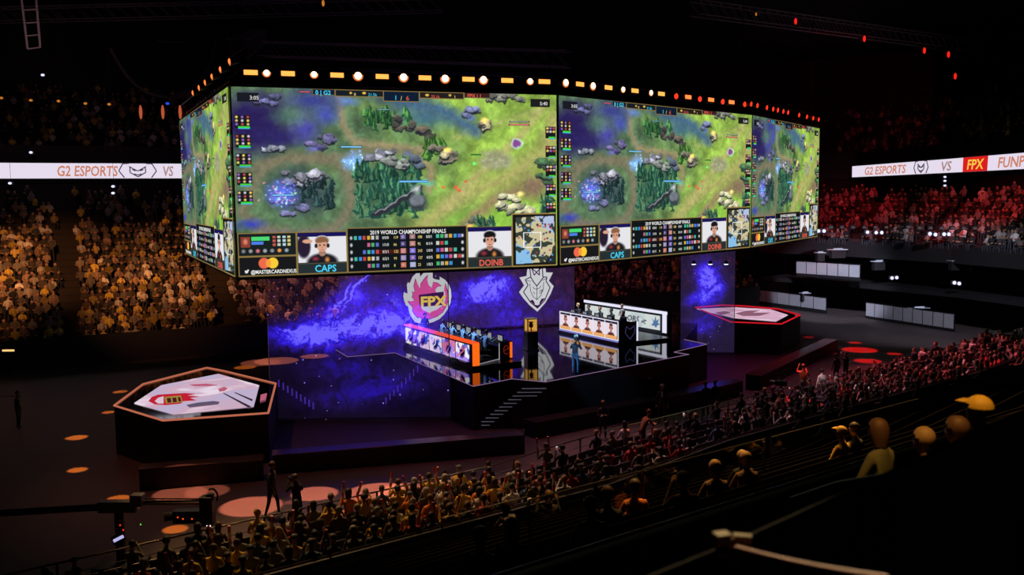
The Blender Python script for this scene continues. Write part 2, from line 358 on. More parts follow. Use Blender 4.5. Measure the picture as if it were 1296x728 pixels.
cv.ell(331.7, 336, 3.6, 5.6, (.97, .62, .25), 1, .15)
# small bird-shaped mark before the handle
cv.ell(303, 346.5, 2.6, 2.2, (.95, .95, .95), 1, .4); cv.poly([(300.5, 344), (303, 346), (302, 348)], (.95, .95, .95)); cv.ell(305, 344.5, 1.6, 1.6, (.95, .95, .95), 1, .5)
def portrait(c, x0, y0, x1, y1, hair, shirt, face=(.86, .64, .54), bg=(.90, .90, .92), second=False, topbar=(.10, .08, .35)):
    w, h = x1 - x0, y1 - y0
    c.rect(x0, y0, x1, y1, bg); c.rect(x0, y0, x1, y0 + h * .13, topbar)
    keep = (c.X >= x0) & (c.X <= x1) & (c.Y >= y0) & (c.Y <= y1); old = c.im.copy()
    e = lambda fx, fy, rx, ry, col, soft=.25: c.ell(x0 + fx * w, y0 + fy * h, rx * w, ry * h, col, 1, soft)
    if second: e(.12, .45, .16, .45, (.16, .12, .20)); e(.2, .28, .12, .08, face)
    e(.50, 1.0, .36, .34, shirt); e(.50, .68, .08, .14, tuple(np.array(face) * .8)); e(.50, .25, .165, .17, (.78, .78, .80), .12); e(.50, .27, .15, .16, hair, .2)
    e(.50, .45, .118, .225, face, .18); e(.50, .255, .125, .085, hair, .3); e(.455, .30, .06, .05, hair, .4); e(.375, .44, .036, .085, (.14, .14, .16)); e(.625, .44, .036, .085, (.14, .14, .16)); e(.50, .67, .10, .035, tuple(np.array(face) * .7), .8)
    for fx in (.455, .545): e(fx, .43, .024, .020, (.16, .10, .10)); e(fx, .395, .032, .010, tuple(np.array(hair) * .6))
    e(.50, .50, .016, .05, tuple(np.array(face) * .8), .8); e(.50, .585, .042, .013, (.55, .28, .26)); e(.36, .88, .10, .10, (.60, .20, .25), .8); e(.60, .92, .07, .14, (.85, .55, .25), .8)
    c.im = np.where(keep[..., None], c.im, old)
B(369, 297, 434, 352, (.15, .19, .20), gold)
portrait(cv, 370.5, 298.5, 433, 337, (.55, .38, .26), (.12, .11, .14), second=True); cv.rect(370.5, 338, 433, 339, goldb)
B(434, 293, 589, 352, (.07, .09, .10))
icon = [(.7, .7, .72), (.3, .75, .65), (.85, .85, .8), (.4, .45, .85), (.9, .7, .25), (.3, .75, .45), (.8, .3, .3), (.85, .4, .6), (.25, .6, .9)]
for r_ in range(5):
    y = 306.5 + r_ * 9.4
    if r_ == 2: cv.rect(470, y - 2.5, 512, y + 3.5, (.28, .10, .09))
    cv.ell(439.5, y, 2.2, 3.2, (.75, .75, .78), 1, .5); cv.ell(583, y, 2.2, 3.2, (.8, .8, .82), 1, .5)
    for i in range([6, 3, 4, 6, 3][r_]): cv.rect(475 - i * 5.6 - 3.8, y - 2.4, 475 - i * 5.6, y + 2.6, np.array(icon[(i * 2 + r_ * 3) % 9]) * .95)
    for i in range([6, 3, 5, 6, 4][r_]): cv.rect(549 + i * 5.6, y - 2.4, 553 + i * 5.6, y + 2.6, np.array(icon[(i * 4 + r_ + 1) % 9]) * .95)
    cv.rect(503, y - 3.4, 510, y + 3.4, [(.42, .36, .60), (.30, .26, .5), (.8, .5, .5), (.6, .55, .75), (.8, .45, .35)][r_]); cv.ell(506, y, 2.4, 2.6, (.75, .68, .72), .8, .7)
    cv.rect(515, y - 3.4, 522, y + 3.4, [(.6, .45, .45), (.75, .5, .45), (.5, .45, .85), (.45, .38, .7), (.65, .7, .85)][r_]); cv.ell(518.5, y, 2.4, 2.6, (.8, .7, .75), .8, .7)
B(589, 295, 647, 352, (.15, .19, .20), gold)
portrait(cv, 590.5, 296.5, 646, 337, (.10, .09, .10), (.13, .11, .13)); cv.rect(590.5, 338, 646, 339, goldb)
B(647, 278, 704.5, 352.5, (.10, .10, .10), (.60, .50, .28), 1.3)
cv.poly([(652, 284), (701, 282), (702, 330), (690, 347), (652, 349)], (.80, .76, .60))
cv.poly([(676, 282), (701, 282), (702, 308), (690, 300)], (.70, .76, .88)); cv.poly([(652, 320), (652, 349), (674, 348), (668, 330)], (.55, .75, .90))
mm = (X > 652) & (X < 702) & (Y > 282) & (Y < 348) & (vnoise(ch, cw, 12, 31, 2) > .55) & (np.abs((X - 652) / 50 + (Y - 348) / 66) > .08)
cv.mixin(mm * .9, (.16, .20, .18))
for _ in range(40): cv.ell(rr.uniform(655, 699), rr.uniform(286, 345), 1.7, 1.7, [(.3, .5, .9), (.75, .3, .3), (.3, .25, .35), (.35, .65, .85)][rr.integers(4)], .95, .4)
for p0, p1 in (((662, 305), (684, 305)), ((684, 305), (684, 326)), ((684, 326), (662, 326)), ((662, 326), (662, 305))): cv.line([p0, p1], .7, (1, 1, 1), 1, .5)
# ---- build one face in unit height, then copy it round the ring
UW = (CORN[2] - CORN[1]).length / 8.0                       # width of the front face in heights
ufr = Frame((0, 0, 0), (UW, 0, 0), 1.0)                     # local: x right, z up, picture looks to -y
scr_me = cv.mesh('screen', ufr)
scr_me.materials.append(VIDEO)
def su(x): return u_of(x) * UW
def sv(y): return 1 - (y - 113) / 240.0
TX = {}
def tx(col, txt, x, y, hpx, **k): TX.setdefault(col, []).append((txt, x, y, hpx, k))
tx('white', '3:05', 315, 128.5, 7); tx('white', '5:40', 684, 127.5, 7)
tx('cyan', '0 | G2', 399, 120.3, 8, bold=.0006); tx('red', 'FPX | 1', 592, 119.2, 7, bold=.0004)
tx('cyan', '1', 499, 125, 9); tx('red', '6', 514, 125, 9); tx('cream', '/', 507, 125, 8)
tx('cream', '0', 448, 120.6, 5.5); tx('cyan', '21.5k', 466, 120.6, 5.5); tx('red', '25.1k', 546, 121, 5.5); tx('cream', '1', 575, 120.8, 5.5)
tx('white', '2019 WORLD CHAMPIONSHIP FINALS', 464, 302.3, 7.6, sx=.84, bold=.0005)
tx('white', '@MASTERCARDNEXUS', 308.5, 349.3, 6.8, sx=.83, bold=.0006)
tx('cyan', 'CAPS', 391.5, 349.6, 13, bold=.001, sx=.95); tx('red', 'DOINB', 604, 349.6, 12.5, bold=.001, sx=.92)
for r_, (a, b_, c_, d_) in enumerate((('0/0/0', '119', '188', '0/0/1'), ('1/1/0', '66', '92', '0/1/4'), ('0/3/1', '132', '243', '1/0/4'), ('0/2/1', '99', '137', '4/0/5'), ('0/1/1', '8', '23', '1/0/3'))):
    y = 306.5 + r_ * 9.4 + 2.4
    tx('white', a, 479.5, y, 5.6, sx=.8); tx('cream', b_, 494, y, 5.6, sx=.8); tx('cream', c_, 525, y, 5.6, sx=.8); tx('white', d_, 536, y, 5.6, sx=.8)
TCOL = {'white': emat('text_white', (.85, .85, .82)), 'cream': emat('text_cream', lin(.95, .85, .5)), 'cyan': emat('text_cyan', lin(.30, .82, .95)), 'red': emat('text_red', lin(.92, .38, .30))}
ring = empty('video_screen_ring', (0, 0, 0), 0, 'huge black ring of four video faces hanging over the stage, showing a forest battle', 'video screen')
face0 = link('screen', scr_me, None, ring)
bm = bmesh.new(); bm.from_mesh(scr_me)
for mi, (c_, items) in enumerate(TX.items()):
    mb = MB()
    for txt, x, y, hp, k in items: text_on(mb, ufr, txt, su(x), sv(y), hp / 240.0 * .98, off=0.003, extr=0.0008, **k)
    vv = [bm.verts.new(v) for v in mb.v]
    for f in mb.f:
        try: q = bm.faces.new([vv[i] for i in f]); q.material_index = mi + 1
        except ValueError: pass
    scr_me.materials.append(TCOL[c_])
bm.to_mesh(scr_me); bm.free()
faces = [face0] + [copy_tree(face0, ring) for _ in range(3)]
for o, (a, b) in zip(faces, ((1, 2), (2, 3), (3, 4), (0, 1))):
    A_, B_ = CORN[a], CORN[b]; d = B_ - A_; w = d.length; o['label'] = ['video face turned square to the near stands', 'second video face, slanting away', 'narrow third video face at the far end', 'video face turned towards the gold-lit stand'][faces.index(o)]
    gap = .06
    xd = d.normalized(); n = xd.cross(Vector((0, 0, 1))); m = Matrix((xd * (w - 2 * gap) / UW, -n, Vector((0, 0, 8.0)))).transposed().to_4x4(); m.translation = A_ + n * .06 + xd * gap
    o.matrix_world = m
def inward(poly, k):                         # polyline shifted to the far side
    out = []
    for i, p in enumerate(poly):
        a = poly[max(0, i - 1)]; b = poly[min(len(poly) - 1, i + 1)]; d = (b - a).normalized(); n = d.cross(Vector((0, 0, 1)))
        out.append(p - n * k)
    return out
inn = inward(CORN, 1.0); mb = MB()
mb.prism([(p.x, p.y) for p in CORN] + [(p.x, p.y) for p in inn[::-1]], ZB - .12, ZT + .12)
mb.build('housing', black, ring)
mb = MB()
for zz in (ZT + .25, ZT + .95):
    mb.path([p + Vector((0, 0, zz - ZB)) for p in inward(CORN, .1)], .05); mb.path([p + Vector((0, 0, zz - ZB)) for p in inward(CORN, .9)], .05)
q0, q1 = inward(CORN, .25), inward(CORN, .9)
for i in range(4):
    n = int((q0[i + 1] - q0[i]).length / 1.1)
    for k in range(n):
        a = q0[i].lerp(q0[i + 1], k / n); b = q0[i].lerp(q0[i + 1], (k + 1) / n); c = q1[i].lerp(q1[i + 1], (k + .5) / n)
        mb.tube(a + Vector((0, 0, ZT + .25 - ZB)), b + Vector((0, 0, ZT + .95 - ZB)), .025, 5); mb.tube(b + Vector((0, 0, ZT + .95 - ZB)), c + Vector((0, 0, ZT + .25 - ZB)), .02, 5)
mb.build('truss', blackm, ring)
for i, p in enumerate(inward(CORN, .6)):
    mb = MB(); mb.tube(p + Vector((0, 0, ZT + .9 - ZB)), Vector((p.x, p.y, 26)), .02, 5); mb.build('hoist_cable', blackm, ring)
# ---- lamps along the top of the ring
amber = emat('amber_lamp', (1.0, .38, .07), 1.6); warm = emat('warm_lamp', (1.0, .62, .32), 6.0); redl = emat('red_lamp', (1.0, .03, .012), 1.8); redw = emat('orange_red_lamp', (1.0, .14, .03), 2.5)
amber_r = emat('amber_reflector', (1.0, .22, .05), .8)
def lamp_bar(mlens):
    t = empty('bar_lamp'); mb = MB(); mb.box((0, .1, 0), (.72, .2, .34)); mb.build('housing', black, t, bevel=.02)
    mb = MB(); mb.box((0, -.01, 0), (.56, .03, .2)); mb.build('lens', mlens, t); mb = MB(); mb.box((0, .30, 0), (.06, .30, .05)); mb.build('bracket', blackm, t); return t
def lamp_spot(mlens, r=.15):
    t = empty('spot_lamp'); mb = MB(); mb.tube((0, 0, 0), (0, .36, .05), r * 1.25, 16, r * .8); mb.build('housing', black, t)
    mb = MB(); mb.tube((0, -.005, 0), (0, .01, 0), r * 1.2, 20); mb.build('reflector', redl if mlens is redl else amber_r, t)
    mb = MB(); mb.sphere((0, -.01, 0), r * .82, 14, 8, (1, .45, 1)); mb.build('lens', mlens, t); mb = MB(); mb.tube((0, .34, .05), (0, .50, .05), .03, 6); mb.build('bracket', blackm, t); return t
LP = [('b', 318, 94, 0), ('b', 365, 96, 0), ('b', 427, 97, 0), ('b', 484, 97.5, 0), ('b', 538, 98.5, 0), ('b', 593, 101, 0), ('b', 642, 101.5, 0), ('b', 689, 103.5, 0),
      ('s', 338, 95, 0), ('s', 398, 96, 0), ('s', 453.5, 97.5, 0), ('s', 511, 98.5, 0), ('s', 563.5, 99.5, 0), ('s', 612, 101, 0), ('s', 671, 102.5, 0),
      ('b', 734, 106, 1), ('b', 770, 110, 1), ('b', 803.5, 114.5, 1), ('b', 837, 118, 1), ('b', 871, 122, 1), ('b', 900, 125, 1), ('b', 926, 129, 1),
      ('s', 716, 104, 1), ('s', 750.5, 108, 1), ('s', 788.6, 112.6, 1), ('s', 824, 117.5, 1), ('s', 856, 120, 1), ('s', 886, 124, 1), ('s', 915, 127.5, 1), ('s', 943, 131, 1),
      ('s', 951, 132, 2), ('s', 959, 134, 2), ('s', 971, 138, 2), ('s', 979, 140, 2), ('s', 985, 142, 2), ('s', 992, 144, 2), ('s', 998, 146, 2), ('s', 1012, 150, 2), ('s', 1022, 153, 2), ('s', 1030, 155, 2), ('s', 1037, 158, 2),
      ('s', 292, 96, 3), ('s', 280, 106, 3), ('s', 269, 115, 3), ('s', 260, 124, 3), ('s', 252, 131, 3), ('s', 244, 138, 3)]
protos = {}
LZ = ZT + .55; OUT = .5
edge_names = ['above the widest video face', 'above the second video face', 'above the narrow far video face', 'above the video face towards the gold crowd']
cnt = {}
ORD = ['first', 'second', 'third', 'fourth', 'fifth', 'sixth', 'seventh', 'eighth', 'ninth', 'tenth', 'eleventh', 'twelfth', 'thirteenth', 'fourteenth', 'fifteenth', 'sixteenth', 'seventeenth', 'eighteenth', 'nineteenth', 'twentieth']
def ordw(k):
    if k < 20: return ORD[k]
    tens = ['', '', 'twenty', 'thirty', 'forty', 'fifty', 'sixty', 'seventy', 'eighty', 'ninety']; n = k + 1
    if n >= 100: return 'one-hundred-and-' + ordw(n - 101) if n > 100 else 'hundredth'
    t, u = divmod(n, 10); return (tens[t][:-1] + 'ieth') if u == 0 else tens[t] + '-' + ORD[u - 1]
EC = [(1, 2), (2, 3), (3, 4), (0, 1)]
for kd, px, py, e in LP:
    a, b = CORN[EC[e][0]], CORN[EC[e][1]]; d = (b - a).normalized(); n = d.cross(Vector((0, 0, 1)))
    # where the sight line at px crosses the edge line
    r = ray(px, 110); q = a + n * OUT
    den = r.x * d.y - r.y * d.x; t = (q.x * d.y - q.y * d.x) / den if abs(den) > 1e-6 else 1
    p = Vector((r.x * t, r.y * t, LZ))
    mk = ('r' if px > 850 else 'o' if (e == 3) else 'w')
    lens = (amber if kd == 'b' else (warm if e != 3 else redw)) if px < 850 else (redw if kd == 'b' else redl)
    key = (kd, lens.name)
    if key not in protos: protos[key] = o = (lamp_bar(lens) if kd == 'b' else lamp_spot(lens))
    else: o = copy_tree(protos[key])
    s = {0: 1.0, 1: 1.0, 2: .95, 3: .9}[e]
    if kd == 's' and px in (511, 563.5, 612, 716, 453.5, 750.5): s = 1.25
    o.scale = (s, s, s); o.location = p; o.rotation_euler = (0, 0, math.atan2(d.y, d.x))
    k = cnt.get((kd, e), 0); cnt[(kd, e)] = k + 1
    colw = ('amber' if kd == 'b' else ('white-hot' if e != 3 else 'orange')) if px < 850 else 'red'
    tag(o, f"{colw} {'bar' if kd == 'b' else 'round'} lamp, {ordw(k)} from the near corner, {edge_names[e]}", 'lamp', 'lamps along the top of the video ring')
# ================================================================== THE HALL
floor_m = mat('arena_floor', (0.085, 0.062, 0.062), .55, spec=.35, var=.25, scale=.6)
mb = MB(); mb.box((0, 65, -.1), (150, 190, .2)); tag(mb.build('floor', floor_m), kind='structure')
ceil_m = mat('dark_ceiling', (0.02, 0.018, 0.02), .9)
mb = MB(); mb.box((0, 65, 27.1), (170, 220, .2)); tag(mb.build('ceiling', ceil_m), kind='structure')
V2 = lambda x, y: Vector((x, y, 0))
FARP = [V2(-60, 41), V2(-45, 49.5), V2(-29, 58.5), V2(-19.4, 63.5), V2(-5, 71), V2(7, 78), V2(16, 84), V2(22.5, 86), V2(27.5, 80.5), V2(33, 71), V2(36.5, 60), V2(42, 48)]
NEARP = [V2(-30, 10), V2(-20, 17.5), V2(-8.9, 26), V2(-.75, 32.2), V2(3.8, 37.0), V2(10.5, 42.6), V2(17.9, 48.5), V2(23.8, 54), V2(31, 60.5), V2(34.5, 63.2)]
def offs(path, k, side):                     # parallel path; side +1: away from the arena centre
    out = []
    for i, p in enumerate(path):
        a = path[max(0, i - 1)]; b = path[min(len(path) - 1, i + 1)]; d = (b - a).normalized(); n = Vector((-d.y, d.x, 0)) * side
        out.append(p + n * k)
    return out
def along(path, t):                          # point and direction at a length along the path
    for a, b in zip(path, path[1:]):
        l = (b - a).length
        if t <= l: return a.lerp(b, t / l), (b - a).normalized()
        t -= l
    return None
plen = lambda path: sum((b - a).length for a, b in zip(path, path[1:]))
def steps(name, path, side, o0, z0, n, dep, rise, m, base=-0.1, sub=None):
    mb = MB()
    for k in range(n):
        A = offs(path, o0 + k * dep, side); B = offs(path, o0 + (k + 1) * dep, side); z = z0 + k * rise
        for i in range(len(path) - 1):
            q = [A[i], A[i + 1], B[i + 1], B[i]]
            if side < 0: q = q[::-1]
            mb.prism([(v.x, v.y) for v in q], base if base > -50 else z - 1, z)
    return tag(mb.build(name, m), kind='structure')
def wall_along(name, path, side, o, z0, z1, th, m, kind='structure', parent=None):
    mb = MB(); A = offs(path, o, side); B = offs(path, o + th, side)
    for i in range(len(path) - 1):
        q = [A[i], A[i + 1], B[i + 1], B[i]]
        mb.prism([(v.x, v.y) for v in q], z0, z1)
    ob = mb.build(name, m, parent)
    return tag(ob, kind=kind) if kind else ob
stand_m = mat('stand_concrete', (0.03, 0.022, 0.02), .9)
LOW = FARP[:8]                                # lower far stand: the long gold-lit side
steps('floor_lower_stand', LOW, 1, 0, .9, 22, .85, .43, stand_m)
wall_along('wall_lower_stand', LOW, 1, -.15, 0, 1.9, .15, black)
# side stand over the boxes
SIDE = FARP[7:]
steps('floor_side_stand', SIDE, 1, 0, 6.0, 9, .85, .43, mat('side_stand', (0.05, 0.02, 0.02), .9), base=5.2)
steps('floor_upper_box', SIDE, 1, .4, 2.75, 1, 8, 0, black, base=2.4)
wall_along('wall_boxes', SIDE, 1, 5.0, 0, 5.3, .2, black); wall_along('wall_box_edge', SIDE, 1, -.05, 5.0, 6.3, .15, black)
# upper ring
UPP = [V2(-70, 58), V2(-54.6, 66.6), V2(-38.5, 75.8), V2(-28, 81.2), V2(-14, 89), V2(0, 98), V2(18, 110), V2(32, 115), V2(39.6, 110), V2(40.2, 90), V2(40, 72), V2(41, 50)]
steps('floor_upper_stand', UPP, 1, .6, 14.2, 12, .85, .55, stand_m, base=13.6)
wall_along('wall_upper', UPP, 1, 11, 13, 27, .3, black); wall_along('wall_back', UPP, 1, .8, 0, 14, .3, black)
wall_along('wall_upper_parapet', UPP, 1, .3, 11.8, 14.8, .3, black)
# ---- near stands
steps('floor_front_section', NEARP, -1, 0, .12, 6, .92, .12, stand_m)
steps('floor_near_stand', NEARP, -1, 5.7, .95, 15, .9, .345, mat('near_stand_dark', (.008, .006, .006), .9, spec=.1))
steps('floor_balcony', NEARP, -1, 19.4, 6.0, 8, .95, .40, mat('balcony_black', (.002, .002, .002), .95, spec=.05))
def rail_thing(name, label, cat): return empty(name, (0, 0, 0), 0, label, cat)
# parapet between the front section and the near stand
par = rail_thing('parapet', 'long black parapet with a lit steel cap behind the front rows', 'parapet')
wall_along('wall_panel', NEARP, -1, 5.45, 0, 1.72, .14, black, None, par)
capm = mat('brushed_cap', (.42, .34, .28), .3, .9)
mb = MB(); mb.path([p + Vector((0, 0, 1.75)) for p in offs(NEARP, 5.45, -1)], .022); mb.build('cap_rail', capm, par)
par = rail_thing('parapet', 'dark balcony parapet closest to the camera, below the taped handrail', 'parapet')
wall_along('wall_panel', NEARP, -1, 19.2, 4, 6.95, .14, black, None, par)
mb = MB(); mb.path([p + Vector((0, 0, 6.98)) for p in offs(NEARP, 19.2, -1)], .018); mb.build('cap_rail', mat('dull_cap', (.40, .32, .22), .4, .6), par)
# floor rail at the edge of the arena floor
fr_ = rail_thing('floor_railing', 'long low metal railing between the arena floor and the front rows', 'railing')
fp = offs(NEARP, -.25, -1)
mb = MB(); mb.path([p + Vector((0, 0, 1.02)) for p in fp], .028, 8); mb.build('top_rail', mat('rail_steel', (.35, .28, .25), .25, .9), fr_)
for zz in (.35, .68):
    mb = MB(); mb.path([p + Vector((0, 0, zz)) for p in fp], .013, 6); mb.build('lower_rail', steel, fr_)
t = 0; L_ = plen(fp); k = 0
while t < L_:
    p, d = along(fp, t); 
    if -80 < proj(p)[0] < 1400:
        mb = MB(); mb.box(p + Vector((0, 0, .5)), (.05, .05, 1.0), math.atan2(d.y, d.x)); mb.box(p + Vector((0, 0, .01)) , (.12, .12, .02), math.atan2(d.y, d.x)); mb.build('post', steel, fr_)
    t += 1.9
# glass balustrades inside the near stand
glass = bpy.data.materials.new('clear_glass'); glass.use_nodes = True; nt = glass.node_tree; nt.nodes.clear()
tr = nt.nodes.new('ShaderNodeBsdfTransparent'); gl = nt.nodes.new('ShaderNodeBsdfGlossy'); gl.inputs['Roughness'].default_value = .05; mx = nt.nodes.new('ShaderNodeMixShader'); mx.inputs[0].default_value = .05
oo = nt.nodes.new('ShaderNodeOutputMaterial'); tr.inputs[0].default_value = (.85, .85, .85, 1)
nt.links.new(tr.outputs[0], mx.inputs[1]); nt.links.new(gl.outputs[0], mx.inputs[2]); nt.links.new(mx.outputs[0], oo.inputs[0])
def balustrade(a, b, z0, h, label):
    t = empty('glass_balustrade', (0, 0, 0), 0, label, 'balustrade', 'glass balustrades in the near stand'); a = Vector((a[0], a[1], z0)); b = Vector((b[0], b[1], z0)); d = b - a
    mb = MB(); mb.box((a + b) / 2 + Vector((0, 0, h / 2)), (d.length, .012, h), math.atan2(d.y, d.x)); mb.build('glass_pane', glass, t)
    mb = MB(); mb.path([a + Vector((0, 0, h)), b + Vector((0, 0, h))], .014); mb.build('top_rail', mat('glass_rail', (.05, .05, .055), .5, .5), t)
    for q in (a, b): mb = MB(); mb.path([q, q + Vector((0, 0, h))], .016); mb.build('post', MATS['glass_rail'], t)
    return t
# rows 6,9 of near stand
def nrow(px, off, z):                        # point on the parallel path where a pixel column meets it
    pts = offs(NEARP, off, -1); best = None
    for i in range(0, 1400):
        r = along(pts, i * .06)
        if r is None: break
        p = r[0]; q = proj((p.x, p.y, z))
        if q[2] > 1 and (best is None or abs(q[0] - px) < best[0]): best = (abs(q[0] - px), p)
    return best[1]
for (x0, x1, off, z, lab) in ((672, 812, 15.0, 5.0, 'clear glass balustrade beside the person in a yellow shirt'), (815, 968, 15.0, 5.0, 'clear glass balustrade with a steel top rail, middle of the near stand'), (975, 1160, 15.0, 5.0, 'clear glass balustrade by the large blurred heads'), (560, 668, 11.0, 3.4, 'clear glass balustrade at the low end of the near stand')):
    a, b = nrow(x0, off, z), nrow(x1, off, z); balustrade(a, b, z - .1, .95, lab)
# ---- handrail and tape right in front of the camera
hr = empty('handrail', (0, 0, 0), 0, 'dark slanting handrail right in front of the camera', 'handrail')
pa, pb, pc = D(822, 733, 3.3), D(925, 691, 3.6), D(1085, 618, 4.3)
mb = MB(); mb.path([D(700, 790, 2.9), pa, pb, pc, D(1330, 505, 5.4)], .013, 10); mb.build('rail', mat('dark_rail', (.006, .005, .0055), .8, .0, .2), hr)
for px, py, dd in ((1085, 618, 4.3), (1330, 505, 5.4)):
    q = D(px, py, dd); mb = MB(); mb.path([q, Vector((q.x, q.y, 8.6))], .012, 8); mb.build('post', MATS['dark_rail'], hr)
tape = mat('cream_tape', (.75, .60, .30), .6); pink = mat('pink_tape', (.85, .25, .18), .5)
kt = empty('tape_knot', pb, 0, 'cream tape knotted round the near handrail', 'tape')
bm_ = MB(); rr2 = random.Random(3)
bm_.sphere(pb, .040, 12, 8, (1.35, .8, .85)); bm_.build('knot', tape, kt, smooth=True).parent = None
kn = bpy.data.objects['knot']; kn.parent = kt; kn.matrix_parent_inverse = Matrix.Translation(-Vector(pb))
def loose(mb, name, m):
    o = mb.build(name, m, kt); o.matrix_parent_inverse = Matrix.Translation(-Vector(pb)); return o
mb = MB(); mb.box(pb + Vector((-.035, 0, .004)), (.06, .05, .095), .3); mb.box(pb + Vector((.045, 0, .012)), (.07, .03, .065), -.3); loose(mb, 'wrap', tape)
mb = MB(); mb.box(pb + Vector((.015, -.01, -.05)), (.035, .006, .08), .2); loose(mb, 'tape_end', tape)
bt = MB(); A_ = D(932, 694, 3.55); B_ = D(1125, 733, 2.7); dz = (B_ - A_)
pts = [A_.lerp(B_, i / 12) + Vector((0, 0, -.01 * math.sin(PI * i / 12))) for i in range(13)]
bt.path(pts, .012, 8); tag(bt.build('barrier_cord', pink, smooth=False), 'pink and cream cord pulled tight from the knotted tape', 'cord')
# ================================================================== RIBBON BOARDS
rib_m = emat('ribbon_light', lin(.90, .86, .93), 1.0)
def ribbon(path, pxs, z, h, label, items):      # lit board fixed to the parapet, bending with it
    t = empty('ribbon_board', (0, 0, 0), 0, label, 'led board', 'lit ribbon boards round the upper stand')
    pts = [p for p in path]
    def at(px):                               # point of the path on the sight line of a pixel column
        r = ray(px, 215)
        for a, b in zip(pts, pts[1:]):
            d = b - a; den = r.x * d.y - r.y * d.x
            if abs(den) < 1e-9: continue
            tt = (a.x * d.y - a.y * d.x) / den; q = Vector((r.x * tt, r.y * tt, 0)); u = (q - a).dot(d) / d.length_squared
            if tt > 0 and -1e-6 <= u <= 1.000001: return q, a, b
    segs = []
    q0, a0, _ = at(pxs[0]); q1, a1, _ = at(pxs[1]); i0, i1 = pts.index(a0), pts.index(a1)
    chain = [q0] + pts[i0 + 1:i1 + 1] + [q1]
    hb, lb = MB(), MB()
    for a, b in zip(chain, chain[1:]):
        fr = Frame((a.x, a.y, z), (b.x, b.y, z), h); slab_on(hb, fr, rect(-.02, -.1, fr.w + .04, h + .2), .02, .10); slab_on(lb, fr, rect(0, 0, fr.w, h), .13, .04)
    hb.build('housing', black, t); lb.build('light_face', rib_m, t)
    for kind, px, txt, c in items:
        r_ = at(px)
        if r_ is None: continue
        q, a, b = r_; d = (b - a).normalized(); fr = Frame((q.x, q.y, z), (q.x + d.x, q.y + d.y, z), h); mb = MB()
        if kind == 't':
            q2 = at(txt[1])[0]; w_ = (q2 - q).length; fr = Frame((q.x, q.y, z), (q2.x, q2.y, z), h)
            vs, fs = text_bm(txt[0], h * .95, shear=.15, bold=.02); mx_ = max(v[0] for v in vs); vs = [(v[0] * w_ / mx_, v[1], v[2]) for v in vs]
            mb.add([fr.pt(v[0], h * .16 + v[1], .2 + v[2]) for v in vs], fs); mb.build('lettering', c, t)
        elif kind == 'm':
            w = h * 1.2
            for pth in ([(-1, .5), (-.78, .98), (-.45, 1)], [(1, .5), (.78, .98), (.45, 1)], [(-1, .5), (-.72, .04)], [(1, .5), (.72, .04)], [(-.45, .8), (-.2, .62), (0, .5), (.2, .62), (.45, .8)], [(-.4, .8), (-.42, .4), (0, .1), (.42, .4), (.4, .8)], [(-.3, .6), (-.12, .5)], [(.3, .6), (.12, .5)], [(-.2, .3), (0, .22), (.2, .3)]):
                mb.path([fr.pt(e[0] * w, e[1] * h, .2) for e in pth], .045, 5)
            mb.build('shield_mark', emat('mark_grey', lin(.25, .22, .30)), t)
        elif kind == 'r':
            q2 = at(txt)[0]; fr = Frame((q.x, q.y, z), (q2.x, q2.y, z), h); slab_on(mb, fr, [(0, 0), (fr.w, 0), (fr.w + .1, h), (.05, h)], .17, .02); mb.build('colour_block', c, t)
    return t
org = emat('letter_orange', lin(.80, .50, .38)); lavender = emat('letter_taupe', lin(.66, .52, .50))
ribbon(UPP, (-45, 240), 12.15, 1.22, 'white lit ribbon board above the gold-lit crowd', [('t', 71, ('G2 ESPORTS', 149), org), ('m', 174, None, None), ('t', 205, ('VS', 219), lavender)])
ribbon(UPP, (1079, 1335), 12.05, 1.25, 'white lit ribbon board above the red-lit crowd', [('t', 1096, ('G2 ESPORTS', 1149), org), ('m', 1168, None, None), ('t', 1193, ('VS', 1207), lavender), ('r', 1221, 1252, emat('block_red', lin(.85, .12, .12))), ('t', 1226, ('FPX', 1248), emat('fpx_yellow', lin(1, .78, .30))), ('t', 1265, ('FUNPLUS', 1325), org)])
# ================================================================== STAGE
gloss = mat('stage_gloss', (0.006, 0.006, 0.010), .045, spec=1.0, var=.0)
ST = 2.0
pl = lambda px, py, z=ST: (P(px, py, z).x, P(px, py, z).y)
stage_poly = [pl(599, 489.5), pl(648, 480), pl(690, 484), pl(872, 449), pl(853, 446), pl(895, 436), pl(866, 430), (13.5, 66), (-2, 66), (-9.8, 60), pl(425, 443), pl(440, 452), pl(500, 447)]
stg = empty('stage', (0, 0, 0), 0, 'glossy black stage under the video ring with a thin lit edge', 'stage')
mb = MB(); mb.prism(stage_poly, 0, ST - .03); mb.build('platform', mat('stage_side', (0.012, 0.010, 0.016), .5), stg)
mb = MB(); mb.prism(stage_poly, ST - .03, ST); mb.build('deck', gloss, stg)
mb = MB(); pts = [Vector((x, y, ST + .012)) for x, y in stage_poly]
mb.path(pts[-3:] + pts[:7], .018, 6); mb.build('edge_strip', emat('edge_glow', lin(.48, .38, .50)), stg)
